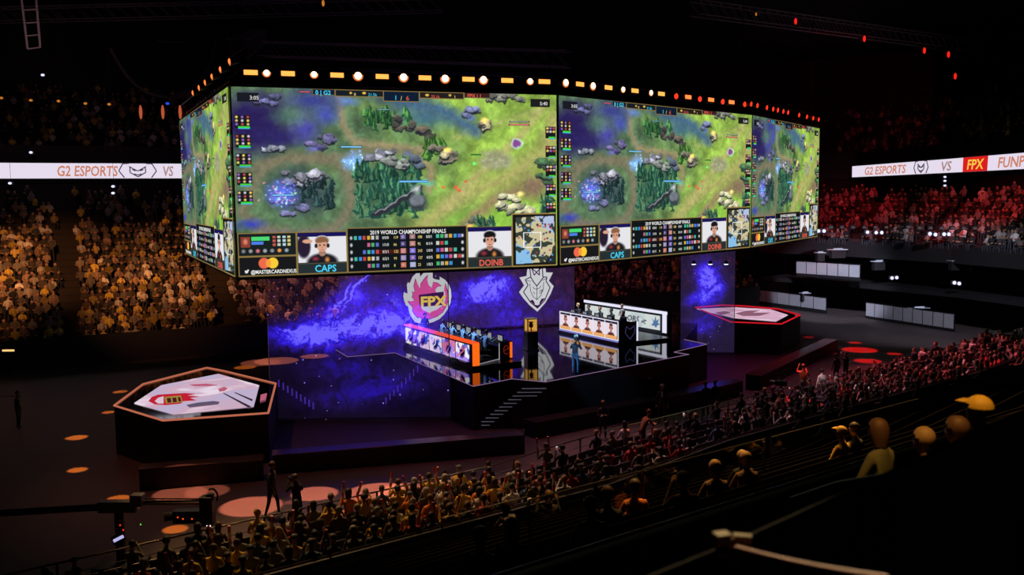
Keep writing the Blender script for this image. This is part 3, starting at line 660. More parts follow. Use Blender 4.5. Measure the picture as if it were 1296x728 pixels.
# front steps
st_ = empty('stage_steps', (0, 0, 0), 0, 'black steps with white edges from the stage front down to the floor', 'steps')
s0, s1 = P(684, 485, 2.0), P(622, 540, 0.0)
for k in range(11):
    f = k / 11; c = Vector(s0).lerp(s1, (k + .5) / 11); z = 2.0 - (k + 1) * 2.0 / 12
    mb = MB(); mb.box((c.x - .2, c.y - .25, z / 2), (1.15, .30, z), .0); mb.build('step', black, st_)
    mb = MB(); mb.box((c.x - .2, c.y - .41, z), (1.1, .03, .03), .0); mb.build('nosing', emat('nosing', lin(.30, .28, .33)), st_)
def side_steps(a, b, label, n=9):
    t = empty('side_stair', (0, 0, 0), 0, label, 'steps'); a, b = Vector(a), Vector(b); d = (b - a); rz = math.atan2(d.y, d.x); ln = math.hypot(d.x, d.y)
    for k in range(n):
        c = a.lerp(b, (k + .5) / n); z = max(.12, c.z)
        ax = Vector((math.sin(rz), -math.cos(rz), 0)); ax = ax if ax.y < 0 else -ax; c2 = c - ax * .47
        mb = MB(); mb.box((c2.x, c2.y, z / 2), (ln / n * 1.02, .9, z), rz); mb.build('step', black, t)
        mb = MB(); q = c + ax * .0; mb.box((q.x, q.y, z - .02), (.05, .04, .34), rz); mb.build('step_light', emat('step_violet', lin(.26, .16, .62), 1.0), t)
    return t
side_steps(P(350, 483, 1.95), P(399, 515, .12), 'dark side stair with violet step lights by the floating disc with the red emblem')
side_steps(P(531, 464, 1.9), P(486, 509, .12), 'dark side stair with violet step lights under the orange-edged desk')
# corner platforms
def platform(outer, inner, label, edge_m, paint, zf=0.0, zt=ST):
    t = empty('corner_platform', (0, 0, 0), 0, label, 'platform')
    po = [pl(*q) for q in outer]; pi = [pl(*q) for q in inner]
    mb = MB(); mb.prism(po, zf, zt - .04); mb.build('plinth', mat('plinth_black', (0.008, 0.006, 0.008), .6), t)
    mb = MB(); mb.prism(po, zt - .04, zt); mb.build('top_plate', gloss, t)
    mb = MB(); q = [Vector((x, y, zt + .02)) for x, y in po]; mb.path(q + [q[0]], .045, 6); mb.build('edge_strip', edge_m, t)
    mb = MB(); mb.prism(pi, zt + .002, zt + .03); mb.build('floor_screen', paint, t)
    return t, po, pi
def washed(name, c0, c1, c2, sc=.35):          # white screen with soft pink and lilac cloud picture
    m = bpy.data.materials.new(name); m.use_nodes = True; nt = m.node_tree; nt.nodes.clear()
    tc = nt.nodes.new('ShaderNodeTexCoord'); n = nt.nodes.new('ShaderNodeTexNoise'); n.inputs['Scale'].default_value = sc; n.inputs['Detail'].default_value = 5; n.inputs['Distortion'].default_value = 1.2
    r = nt.nodes.new('ShaderNodeValToRGB'); r.color_ramp.elements[0].position = .38; r.color_ramp.elements[0].color = (*c0, 1); r.color_ramp.elements[1].position = .60; r.color_ramp.elements[1].color = (*c1, 1)
    e = r.color_ramp.elements.new(.5); e.color = (*c2, 1)
    em = nt.nodes.new('ShaderNodeEmission'); o = nt.nodes.new('ShaderNodeOutputMaterial')
    nt.links.new(tc.outputs['Object'], n.inputs['Vector']); nt.links.new(n.outputs['Fac'], r.inputs[0]); nt.links.new(r.outputs[0], em.inputs[0]); nt.links.new(em.outputs[0], o.inputs[0]); MATS[name] = m; return m
pA, po, pi = platform([(144.5, 514), (180.7, 487), (262, 466), (283, 470), (349, 486), (339.5, 523.5), (206, 533)], [(170, 511), (204, 488.5), (276.5, 474), (328, 488.5), (321, 515), (220, 525)],
    'black many-sided platform with a copper edge and a white floor screen bearing a red emblem', emat('copper_edge', lin(.72, .40, .30)), washed('screen_white_pink', lin(.74, .68, .80), lin(.90, .84, .90), lin(.80, .66, .74)))
def flat_on(polys, z, name, m, parent):
    mb = MB()
    for q in polys: mb.prism([pl(x, y, z) for x, y in q], z, z + .012)
    return mb.build(name, m, parent)
flat_on([[(188, 508), (192, 503), (200, 500), (215, 499), (235, 498), (247, 499), (236, 501), (252, 502), (240, 504), (248, 507), (232, 508), (229, 511), (210, 513), (196, 512)]], ST + .035, 'emblem', emat('emblem_red', lin(.74, .12, .20)), pA)
flat_on([[(196, 508), (200, 504), (207, 502), (207, 511), (200, 511)]], ST + .05, 'emblem_patch', emat('emblem_white', lin(.85, .75, .82)), pA)
flat_on([[(208, 503), (229, 501), (231, 509), (210, 511)]], ST + .05, 'name_block', emat('emblem_yellow', lin(.60, .52, .22)), pA)
flat_on([[(211, 504.5), (216, 504), (217, 509.5), (212, 510)], [(218, 504), (223, 503.5), (224, 509), (219, 509.5)], [(225, 503.2), (228, 503), (229.5, 508), (226, 508.6)]], ST + .065, 'block_letters', emat('emblem_dark', lin(.30, .10, .12)), pA)
flat_on([[(236, 513), (250, 510), (270, 508), (278, 509), (276, 512), (258, 514), (240, 516)]], ST + .035, 'dark_streak', emat('streak_dark', lin(.38, .32, .42)), pA)
flat_on([[(282, 498), (284, 498), (318, 515), (314, 516)], [(296, 497), (298, 497), (320, 506), (319, 508)]], ST + .035, 'dark_stripes', emat('stripe_dark', lin(.22, .16, .22)), pA)
flat_on([[(276, 493), (284, 490), (288, 492), (284, 495), (278, 496)], [(240, 487), (262, 486), (276, 488), (262, 489), (246, 489)], [(330, 500), (338, 498), (336, 506), (329, 508)]], ST + .035, 'pink_marks', emat('mark_pink', lin(.72, .36, .46)), pA)
pB, po2, pi2 = platform([(880, 389.5), (914, 386.5), (941, 387.5), (986, 391.5), (1013, 399), (989, 410.5), (925, 408)], [(882, 391.5), (929, 389.5), (975, 392), (997, 399), (982, 407), (929, 402.6)],
    'black many-sided platform with a red edge and a white floor screen at the far side', emat('red_edge', lin(.80, .10, .16)), washed('screen_pink_white', lin(.80, .62, .72), lin(.88, .76, .84), lin(.84, .68, .77), .5))
flat_on([[(930, 397), (945, 393.5), (962, 393), (952, 396), (975, 396), (962, 400), (940, 400)], [(905, 396), (918, 394), (925, 396), (912, 399)]], ST + .035, 'grey_mark', emat('mark_rose', lin(.55, .36, .44)), pB)
# ---- low barriers on the floor
def barrier(a, b, h, dep, label, rim=.035):
    t = empty('floor_barrier', (0, 0, 0), 0, label, 'barrier', 'long low black barriers on the arena floor'); a = Vector((a[0], a[1], 0)); b = Vector((b[0], b[1], 0)); d = b - a; n = Vector((-d.y, d.x, 0)).normalized(); rz = math.atan2(d.y, d.x)
    c = (a + b) / 2 + n * dep / 2
    mb = MB(); mb.box((c.x, c.y, h / 2), (d.length, dep, h), rz); mb.build('box_body', MATS['plinth_black'], t)
    mb = MB(); mb.box((c.x, c.y, h + .015), (d.length + .04, dep + .06, .03), rz); mb.build('top_board', mat('lacquer_top', (.05, .035, .035), .22, spec=.8), t)
    return t
g = lambda px, py: pl(px, py, 0.0)
barrier(g(177, 622), g(334, 608), .78, .7, 'long low black barrier in front of the platform with the red emblem')
barrier(g(346, 601), g(664, 574), .74, .7, 'long low black barrier in front of the see-through blue screen')
barrier(g(678, 556), g(838, 524), .70, .8, 'long low black barrier below the stage front, behind the man in a black suit')
barrier(g(842, 523), g(940, 500), .70, .8, 'shorter low black barrier beyond the man in a black suit')
barrier(g(962, 494), g(1060, 444), .75, .8, 'low black barrier slanting away towards the red-lit floor')
# camera rail on the floor
cr = empty('camera_track', (0, 0, 0), 0, 'pair of thin rails laid on the floor beside the red-lit cameraman', 'camera track')
for q in ((886, 510, 958, 531), (918, 503, 985, 520)):
    mb = MB(); mb.path([P(q[0], q[1], .06), P(q[2], q[3], .06)], .04, 6); mb.build('rail', mat('track_rail', (.55, .3, .35), .3, .7), cr)
for k in range(7):
    a = P(886, 510, .02).lerp(P(958, 531, .02), k / 6); b = P(918, 503, .02).lerp(P(985, 520, .02), k / 6); mb = MB(); mb.path([a, b], .02, 4); mb.build('cross_tie', blackm, cr)
# ================================================================== SEE-THROUGH NEBULA SCREENS
def nebula(name, w, h, blobs, dens, alpha_base, streaks=(), seed=0.0, stars=.5, blue=(.10, .05, 1.0), tint=(.10, .045, .12), tint_s=.35, gain=1.0):
    m = bpy.data.materials.new(name); m.use_nodes = True; nt = m.node_tree; nt.nodes.clear(); N = nt.nodes.new; K = nt.links.new
    tc = N('ShaderNodeTexCoord'); mp = N('ShaderNodeMapping'); K(tc.outputs['Object'], mp.inputs['Vector']); mp.inputs['Location'].default_value = (seed, seed * 2, seed)
    def mth(op, a, b=None, clamp=False):
        q = N('ShaderNodeMath'); q.operation = op; q.use_clamp = clamp
        for i, v in enumerate((a, b)):
            if v is None: continue
            if isinstance(v, (int, float)): q.inputs[i].default_value = v
            else: K(v, q.inputs[i])
        return q.outputs[0]
    def noise(sc, det=6, dist=1.0, rough=.6):
        n = N('ShaderNodeTexNoise'); n.inputs['Scale'].default_value = sc; n.inputs['Detail'].default_value = det; n.inputs['Distortion'].default_value = dist; n.inputs['Roughness'].default_value = rough; K(mp.outputs[0], n.inputs['Vector']); return n.outputs['Fac']
    sx = N('ShaderNodeSeparateXYZ'); K(tc.outputs['Object'], sx.inputs[0]); wx, wz = sx.outputs[0], sx.outputs[2]
    wob = mth('MULTIPLY', mth('SUBTRACT', noise(.45, 4, .5), .5), 1.5)
    wob2 = mth('MULTIPLY', mth('SUBTRACT', noise(.6, 4, 2.0), .5), 1.3)
    tot = None
    for (bx, bz, rx_, rz_, s, rot) in blobs:
        dx = mth('SUBTRACT', mth('ADD', wx, wob), bx); dz = mth('SUBTRACT', mth('ADD', wz, wob2), bz); c_, s_ = math.cos(rot), math.sin(rot)
        ux = mth('ADD', mth('MULTIPLY', dx, c_ / rx_), mth('MULTIPLY', dz, s_ / rx_)); uz = mth('ADD', mth('MULTIPLY', dx, -s_ / rz_), mth('MULTIPLY', dz, c_ / rz_))
        r2 = mth('ADD', mth('MULTIPLY', ux, ux), mth('MULTIPLY', uz, uz)); f = mth('MULTIPLY', mth('POWER', 2.718, mth('MULTIPLY', r2, -1.0)), s)
        tot = f if tot is None else mth('ADD', tot, f)
    cl = noise(.9, 9, 1.4, .68); cl2 = mth('POWER', mth('MULTIPLY', cl, 1.9, True), 3.0)
    fine = mth('POWER', mth('MULTIPLY', noise(3.2, 6, 2.0), 1.75, True), 4.0)
    inten = mth('MULTIPLY', tot, mth('ADD', mth('MULTIPLY', cl2, 1.0), mth('MULTIPLY', fine, .55)))
    st_n = N('ShaderNodeTexVoronoi'); st_n.inputs['Scale'].default_value = 3.4; K(mp.outputs[0], st_n.inputs['Vector'])
    star = mth('MULTIPLY', mth('LESS_THAN', st_n.outputs['Distance'], .12), mth('GREATER_THAN', noise(2.6, 2, 0), 1 - stars))
    ramp = N('ShaderNodeValToRGB'); els = ramp.color_ramp.elements; els[0].position = 0; els[0].color = (0, 0, 0, 1); els[1].position = 1; els[1].color = (*lin(.42, .38, 1.0), 1)
    for p_, c_ in ((.15, lin(.08, .04, .26)), (.38, lin(.13, .06, .60)), (.68, lin(.20, .12, .92))): e = els.new(p_); e.color = (*c_, 1)
    K(mth('MULTIPLY', inten, gain * .60, True), ramp.inputs[0])
    em = N('ShaderNodeEmission'); K(ramp.outputs[0], em.inputs[0]); em.inputs[1].default_value = 1.0
    em2 = N('ShaderNodeEmission'); em2.inputs[0].default_value = (*lin(.55, .50, .95), 1); K(mth('MULTIPLY', star, .9), em2.inputs[1])
    em3 = N('ShaderNodeEmission'); em3.inputs[0].default_value = (*tint, 1); K(mth('MULTIPLY', mth('ADD', cl, .3), tint_s), em3.inputs[1])
    a1 = N('ShaderNodeAddShader'); K(em.outputs[0], a1.inputs[0]); K(em2.outputs[0], a1.inputs[1]); a2 = N('ShaderNodeAddShader'); K(a1.outputs[0], a2.inputs[0]); K(em3.outputs[0], a2.inputs[1])
    t_ = N('ShaderNodeBsdfTransparent'); t_.inputs[0].default_value = (dens, dens, dens, 1); a3 = N('ShaderNodeAddShader'); K(a2.outputs[0], a3.inputs[0]); K(t_.outputs[0], a3.inputs[1])
    o = N('ShaderNodeOutputMaterial'); K(a3.outputs[0], o.inputs[0]); MATS[name] = m; return m
def gauze(a, b, z0, z1, m, label, posts=True):
    a = Vector((a[0], a[1], 0)); b = Vector((b[0], b[1], 0)); d = b - a; t = empty('hanging_gauze_screen', (a.x, a.y, z0), math.atan2(d.y, d.x), label, 'projection screen', 'see-through screens lit with violet-blue star clouds')
    w = d.length; me = bpy.data.meshes.new('gauze'); me.from_pydata([(0, 0, 0), (w, 0, 0), (w, 0, z1 - z0), (0, 0, z1 - z0)], [], [(0, 1, 2, 3)]); link('gauze', me, m, t)
    for x in (0, w):
        mb = MB(); mb.tube((x, .02, 0), (x, .02, z1 - z0), .022, 6); mb.build('edge_cable', mat('edge_cable', (.30, .22, .34), .5), t)
    mb = MB(); mb.tube((0, .03, z1 - z0), (w, .03, z1 - z0), .06, 8); mb.build('top_batten', blackm, t)
    mb = MB(); mb.tube((0, .02, .04), (w, .02, .04), .03, 8); mb.build('bottom_weight', black, t)
    return t, d
ga, gb = P(343, 531, .1), P(570, 531, .1)
ga = D(343, 531, 43.5); gb = D(570, 531, 43.6)
def gl_(px, py): # panel-local x,z from a pixel on the left panel
    r = ray(px, py); a = Vector((ga.x, ga.y, 0)); d = Vector((gb.x - ga.x, gb.y - ga.y, 0)); den = r.x * d.y - r.y * d.x; t = (a.x * d.y - a.y * d.x) / den; p = EYE + r * t; return ((Vector((p.x, p.y, 0)) - a).length, p.z - .1)
bl = []
for (x, y, rx_, ry, s, rot) in ((425, 385, 34, 14, .9, .75), (455, 378, 22, 10, .8, 1.1), (440, 412, 75, 16, 1.25, .12), (410, 430, 60, 13, 1.1, -.05), (500, 405, 45, 16, .9, .2), (520, 420, 40, 12, .8, 0), (430, 465, 50, 16, .42, 0), (480, 492, 60, 18, .42, .1), (420, 505, 40, 12, .2, 0), (540, 450, 35, 25, .25, 0), (455, 362, 30, 1.3, 2.2, .85), (432, 376, 16, 1.6, 2.0, .85), (470, 411, 45, 1.3, 1.8, .12), (400, 421, 40, 1.5, 1.8, -.1)):
    X_, Z_ = gl_(x, y); k = ga.y / F_; bl.append((X_, Z_, rx_ * k, ry * k, s, rot))
gauze(ga, gb, .1, 10.5, nebula('star_cloud_front', 8, 10, bl, .80, .2, seed=3.0, tint=(.045, .025, .10), tint_s=.10, stars=.42, gain=.95), 'tall see-through screen with a blue star cloud, beside the platform with the red emblem')
# far screen across the back of the stage
ba, bb = P(497, 425, ST), P(727, 414, ST); ba = D(430, 425, 56.5); bb = D(727, 410, 61.5)
def bl_(px, py):
    r = ray(px, py); a = Vector((ba.x, ba.y, 0)); d = Vector((bb.x - ba.x, bb.y - ba.y, 0)); den = r.x * d.y - r.y * d.x; t = (a.x * d.y - a.y * d.x) / den; p = EYE + r * t; return ((Vector((p.x, p.y, 0)) - a).length, p.z - ST)
bl2 = []
for (x, y, rx_, ry, s, rot) in ((605, 368, 40, 14, 1.0, .15), (590, 385, 45, 16, .8, .3), (640, 385, 26, 26, .5, .3), (632, 358, 20, 10, .7, 0), (505, 392, 20, 22, .8, .4), (480, 380, 40, 20, .5, 0), (700, 390, 26, 22, .32, 0), (620, 420, 40, 18, .4, 0), (655, 405, 22, 22, .35, 0)):
    X_, Z_ = bl_(x, y); k = 58 / F_; bl2.append((X_, Z_, rx_ * k, ry * k, s, rot))
gauze(ba, bb, ST + .05, 11.5, nebula('star_cloud_back', 14, 9, bl2, .30, .2, seed=11.0, tint=(.055, .022, .085), tint_s=.55, stars=.36, gain=1.0), 'wide see-through screen across the back of the stage behind both hanging emblems')
ca_, cb_ = P(862, 446, .05), P(929, 446, .05); ca_ = D(861, 446, 61.5); cb_ = D(929, 446, 61.0)
def cl_(px, py):
    r = ray(px, py); a = Vector((ca_.x, ca_.y, 0)); d = Vector((cb_.x - ca_.x, cb_.y - ca_.y, 0)); den = r.x * d.y - r.y * d.x; t = (a.x * d.y - a.y * d.x) / den; p = EYE + r * t; return ((Vector((p.x, p.y, 0)) - a).length, p.z)
bl3 = []
for (x, y, rx_, ry, s, rot) in ((890, 345, 12, 14, 1.0, .9), (900, 365, 16, 14, 1.1, .6), (885, 380, 16, 10, .9, 0), (905, 350, 12, 16, .7, .2), (885, 415, 14, 12, .45, 0), (900, 405, 16, 16, .35, 0)):
    X_, Z_ = cl_(x, y); k = 61 / F_; bl3.append((X_, Z_, rx_ * k, ry * k, s, rot))
gauze(ca_, cb_, .05, 9.5, nebula('star_cloud_far', 3, 9, bl3, .62, .2, seed=21.0, tint=(.05, .03, .11), tint_s=.42, stars=.40, gain=1.0), 'narrow see-through screen with a blue star cloud beside the red-edged platform')
mb = MB()
for px in (878, 899, 919): 
    q = D(px, 334, 60.6); mb.sphere(q, .09, 8, 6, (1.7, 1, .7))
for px, w_ in ((878, 'first'), (899, 'second'), (919, 'third')):
    q = D(px, 334, 60.7); mb = MB(); mb.tube((0, 0, 0), (0, 0, .2), .16, 10, .08); t = empty('small_downlight', q, 0, f'small white lamp at the head of the narrow star-cloud screen, {w_} from the stage side', 'lamp', 'three lamps on the narrow screen'); mb.build('housing', black, t)
    mb = MB(); mb.sphere((0, 0, -.02), .10, 8, 6, (1.5, 1, .6)); mb.build('bulb', emat('cool_bulb', (.75, .8, 1), 1.6), t)
# ================================================================== HANGING EMBLEMS
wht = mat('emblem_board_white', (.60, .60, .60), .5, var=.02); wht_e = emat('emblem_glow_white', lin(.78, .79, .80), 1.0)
def emb_frame(px, py, dist, wpx, hpx):
    c = D(px, py, dist); w = wpx / F_ * dist; h = hpx / F_ * dist; d = (bb - ba); d = Vector((d.x, d.y, 0)).normalized()
    return Frame(c - d * w / 2 - Vector((0, 0, h / 2)), c + d * w / 2 - Vector((0, 0, h / 2)), h)
def plate(fr, polys, name, m, par, off, th, smoothpath=False, crop=(1, 1)):
    mb = MB()
    for q in polys: slab_on(mb, fr, [(x * fr.w, (1 - y) * fr.h) for x, y in q], off, th)
    return mb.build(name, m, par)
t = empty('hanging_emblem', (0, 0, 0), 0, 'white-edged pink flame emblem lettered FPX hanging behind the orange-edged desk', 'emblem')
fr = emb_frame(541, 377, 57.0, 62.5, 67); n_ = lambda q: [((x - 75) / 505.0, (y - 112) / 545.0) for x, y in q]
outer = [(80, 320), (120, 330), (115, 240), (125, 215), (145, 225), (175, 160), (215, 125), (250, 122), (252, 165), (290, 125), (340, 112), (385, 118), (385, 180), (410, 195), (462, 205), (460, 170), (510, 200), (550, 245), (575, 310), (580, 380), (568, 450), (540, 510), (500, 565), (450, 610), (380, 640), (300, 655), (240, 645), (190, 630), (160, 585), (135, 535), (122, 465), (100, 450), (82, 400), (75, 360)]
pink_ = [(120, 405), (150, 412), (190, 405), (165, 370), (175, 340), (165, 315), (195, 318), (185, 260), (205, 180), (225, 240), (250, 290), (255, 240), (300, 180), (335, 150), (325, 200), (340, 260), (370, 285), (385, 225), (430, 235), (475, 270), (440, 272), (415, 290), (410, 330), (500, 325), (512, 240), (535, 320), (545, 400), (525, 470), (480, 540), (420, 580), (340, 605), (270, 600), (225, 570), (230, 590), (195, 560), (165, 510), (170, 470), (140, 440)]
inner = [(255, 478), (300, 470), (440, 465), (480, 440), (492, 420), (500, 340), (415, 330), (408, 300), (440, 280), (470, 300), (512, 330), (510, 420), (480, 470), (420, 510), (360, 530), (345, 545), (320, 530), (270, 505)]
plate(fr, [n_(outer)], 'outer_shape', wht_e, t, 0, .06)
cx_, cy_ = 330, 390
dk_ = emat('emblem_line', lin(.22, .08, .28))
plate(fr, [n_([(cx_ + (x - cx_) * 1.03, cy_ + (y - cy_) * 1.03) for x, y in pink_])], 'flame_outline', dk_, t, .07, .01)
plate(fr, [n_(pink_)], 'flame', emat('flame_pink', lin(.82, .30, .58)), t, .085, .02)
plate(fr, [n_(inner)], 'inner_shape', wht_e, t, .11, .01)
plate(fr, [n_([(232, 348), (495, 325), (482, 465), (240, 475)])], 'letter_block', dk_, t, .125, .01)
mb = MB(); h_ = fr.h; text_on(mb, fr, 'FPX', fr.w * (245 - 75) / 505, fr.h * (1 - (470 - 112) / 545.), h_ * .262, off=.15, extr=.01, bold=.03, sx=1.13); mb.build('letters', emat('letter_gold', lin(.90, .76, .26)), t)
mb = MB(); mb.tube(fr.pt(fr.w * .5, fr.h, 0), fr.pt(fr.w * .5, fr.h, 0) + Vector((0, 0, 6)), .012, 5); mb.build('hanging_wire', blackm, t)
t = empty('hanging_emblem', (0, 0, 0), 0, 'white shield emblem with a horned mask hanging above the gold plinth', 'emblem')
fr = emb_frame(678.7, 366.2, 60.5, 46.5, 56.5); n2_ = lambda q: [((x - 148) / 455.0, (y - 125) / 550.0) for x, y in q]
sh = [(265, 125), (495, 125), (502, 195), (595, 200), (540, 300), (605, 370), (560, 470), (490, 575), (385, 678), (290, 600), (200, 500), (148, 425), (215, 345), (155, 245), (250, 230), (252, 190)]
plate(fr, [n2_(sh)], 'shield', wht_e, t, 0, .06)
lines = [[(285, 125), (300, 245), (225, 275), (262, 345), (200, 425), (290, 555), (385, 635), (480, 545), (555, 385), (500, 300), (515, 255), (460, 250), (455, 125)],
         [(310, 130), (345, 225), (375, 190), (415, 225), (410, 130)], [(315, 140), (375, 185), (435, 140)], [(300, 245), (330, 300), (378, 360), (430, 300), (470, 250)], [(285, 320), (295, 420), (330, 490), (378, 530), (430, 480), (465, 400), (470, 310)],
         [(378, 360), (378, 525)], [(325, 370), (345, 392), (378, 398)], [(435, 355), (412, 388), (380, 398)], [(330, 430), (350, 455)], [(410, 430), (450, 405), (445, 432), (412, 455)], [(240, 290), (300, 295)], [(450, 290), (505, 270)]]
mb = MB()
for i, q in enumerate(lines): mb.path([fr.pt(x * fr.w, (1 - y) * fr.h, .07) for x, y in n2_(q)], .034 if i < 4 else .02, 5)
mb.build('mask_lines', dk_, t)
plate(fr, [n2_([(285, 540), (320, 525), (345, 560), (350, 590), (385, 600), (385, 630)]), n2_([(490, 515), (440, 520), (415, 560), (410, 590), (385, 600), (385, 630)])], 'collar_marks', dk_, t, .065, .012)
mb = MB(); mb.tube(fr.pt(fr.w * .5, fr.h, 0), fr.pt(fr.w * .5, fr.h, 0) + Vector((0, 0, 6)), .012, 5); mb.build('hanging_wire', blackm, t)
# ================================================================== PLAYER DESKS ON THE STAGE
def painted(name, fr, painter, w=60, h=80, off=.0, parent=None, gain=1.0):
    c = Canvas(w, h, 0, 1, 0, 1); painter(c); me = c.mesh(name, fr, off, gain); o = link(name, me, VIDEO, parent); return o
def portrait_p(hair, shirt):
    def f(c):
        c.X = c.X * 40; c.Y = c.Y * 56; c.rect(0, 0, 40, 56, (.90, .86, .90)); portrait(c, 0, 0, 40, 50, hair, shirt, face=(.80, .50, .45), bg=(.92, .86, .90), topbar=(.16, .12, .22)); c.rect(0, 45, 40, 56, (.92, .66, .40))
    return f
def splash_p(seed):
    def f(c):
        r = np.random.default_rng(seed); pal = [(.88, .78, .86), (.35, .25, .62), (.80, .45, .55), (.20, .14, .30), (.60, .50, .85), (.92, .88, .92), (.30, .40, .75)]
        n = vnoise(c.h, c.w, 22, seed, 4); c.im[:] = pal[seed % 2 * 5]
        for k in range(5): c.mixin((vnoise(c.h, c.w, 18, seed * 9 + k, 4) > .56) * .85, pal[r.integers(7)])
        c.ell(.5, .55, .22, .40, (.16, .10, .24), .9, .5, .3); c.ell(.48, .28, .13, .14, (.70, .45, .55), .9, .5); c.line([(r.uniform(0, .4), .9), (.5, .5), (r.uniform(.5, 1), .1)], .05, pal[r.integers(7)], .6); c.im = np.clip((c.im - .5) * 1.35 + .5, 0, 1)
    return f
orange_e = emat('desk_orange', lin(1.0, .42, .08), 1.0); orange2 = emat('desk_orange_red', lin(.98, .34, .16), 1.0); white_e = emat('desk_white', lin(.90, .90, .98), 1.0)
riser = mat('riser_black', (.015, .014, .018), .3)
# desk with the orange edge
Z0 = ST + .012
fa = P(513, 440, ST); fb = P(599, 468, ST); fa = Vector((fa.x, fa.y, 0)); fb = Vector((fb.x, fb.y, 0)); dx_ = (fb - fa).normalized(); inn_ = Vector((-dx_.y, dx_.x, 0))
inn_ = inn_ if inn_.x > 0 else -inn_
desk = empty('player_desk', (0, 0, 0), 0, 'long player booth with an orange lit edge and five colourful picture panels', 'desk')
def fl(a, b): p = fa + dx_ * a + inn_ * b; return (p.x, p.y)
DL = (fb - fa).length; DW = 2.7; DE = DL - .85
mb = MB(); mb.prism([fl(-.05, -.1), fl(DL + .1, -.1), fl(DL + .1, DW), fl(-.05, DW)], Z0, Z0 + .16); mb.build('riser', riser, desk)
mb = MB(); mb.prism([fl(0, 0), fl(DL, 0), fl(DL, .28), fl(0, .28)], Z0 + .16, Z0 + 1.22); mb.build('picture_wall', black, desk)
fr = Frame((*fl(0, -.0), Z0 + .16), (*fl(DL, 0), Z0 + .16), 1.26)
mb = MB(); mb.box(tuple(Vector((*fl(DL / 2, .14), Z0 + 1.27))), (DL + .12, .34, .09), math.atan2(dx_.y, dx_.x)); mb.build('lit_top_edge', orange2, desk)
mb = MB(); mb.box(tuple(Vector((*fl(DL + .04, .14), Z0 + .72))), (.07, .36, 1.1), math.atan2(dx_.y, dx_.x)); mb.build('lit_end_edge', orange_e, desk)
pw = (DL - .75) / 5
for k in range(5):
    f2 = Frame(fr.pt(.12 + k * (pw + .07), .13), fr.pt(.12 + k * (pw + .07) + pw, .13), .86); painted('picture_panel', f2, splash_p(11 + k), 50, 40, .02, desk, .95)
mb = MB()
for k in range(5):
    slab_on(mb, fr, rect(.5 + k * (pw + .07), .06, pw * .5, .04), .01, .015)
mb.build('name_strips', emat('name_grey', lin(.35, .30, .36)), desk)
# inner side: table with screens, end panel
mb = MB(); mb.prism([fl(.2, DW - .85), fl(DE, DW - .85), fl(DE, DW - .12), fl(.2, DW - .12)], Z0 + .80, Z0 + .86); mb.build('table_top', blackm, desk)
mb = MB(); mb.prism([fl(.2, DW - .11), fl(DE, DW - .11), fl(DE, DW), fl(.2, DW)], Z0 + .16, Z0 + 1.05); mb.build('front_board', black, desk)
mb = MB(); mb.prism([fl(DE - .05, DW - .6), fl(DE + .05, DW - .6), fl(DE + .05, DW), fl(DE - .05, DW)], Z0 + .16, Z0 + 1.05); mb.build('end_panel', mat('end_panel', (.03, .012, .015), .4), desk)
mb = MB(); mb.prism([fl(DE + .055, DW - .16), fl(DE + .10, DW - .16), fl(DE + .10, DW - .04), fl(DE + .055, DW - .04)], Z0 + .22, Z0 + 1.02); mb.build('end_light', orange_e, desk)
fe = Frame((*fl(DE + .065, DW - .58), Z0 + .16), (*fl(DE + .065, DW - .18), Z0 + .16), .9)
mb = MB()
mb.path([fe.pt(fe.w * .5 + .15 * math.cos(t), .48 + .22 * math.sin(t), .0) for t in [i * .6 for i in range(10)]], .014, 5); mb.path([fe.pt(.08, .45, 0), fe.pt(fe.w - .06, .56, 0)], .014, 5); mb.build('end_emblem', emat('end_emblem', lin(.50, .12, .12)), desk)
mb = MB(); mb.path([Vector((*fl(DE, DW - .75), Z0 + .16)), Vector((*fl(DE, DW - .75), Z0 + 1.0))], .022, 6); mb.path([Vector((*fl(DL - .1, .35), Z0 + .2)), Vector((*fl(DE, DW - .75), Z0 + .2))], .018, 5); mb.build('white_post', emat('post_white', lin(.62, .60, .64)), desk)
GREY = mat('screen_back', (.30, .30, .32), .5)
def monitor(loc, rz, label, group):
    t = empty('monitor', loc, rz, label, 'monitor', group)     # screen looks along -y
    mb = MB(); mb.box((0, .02, .36), (.60, .04, .36)); mb.build('screen_case', black, t, bevel=.008)
    mb = MB(); mb.box((0, .045, .36), (.34, .012, .22)); mb.build('back_plate', GREY, t)
    mb = MB(); mb.box((0, -.003, .36), (.46, .008, .26)); mb.build('display', emat('display_grey', lin(.55, .56, .58)), t)
    mb = MB(); mb.tube((0, .05, 0), (0, .05, .3), .022, 8); mb.box((0, .04, .012), (.26, .2, .02)); mb.build('stand', blackm, t)
    return t
base_rz = math.atan2(inn_.y, inn_.x)
for k in range(6):
    a = DL - 1.15 - (5 - k) * 1.15; x, y = fl(a, DW - .52)
    if k < 6: monitor((x, y, Z0 + .86), base_rz - PI / 2, f'black monitor with a pale back plate on the orange-edged booth, {ordw(k)} from the far end', 'monitors on the orange-edged booth')
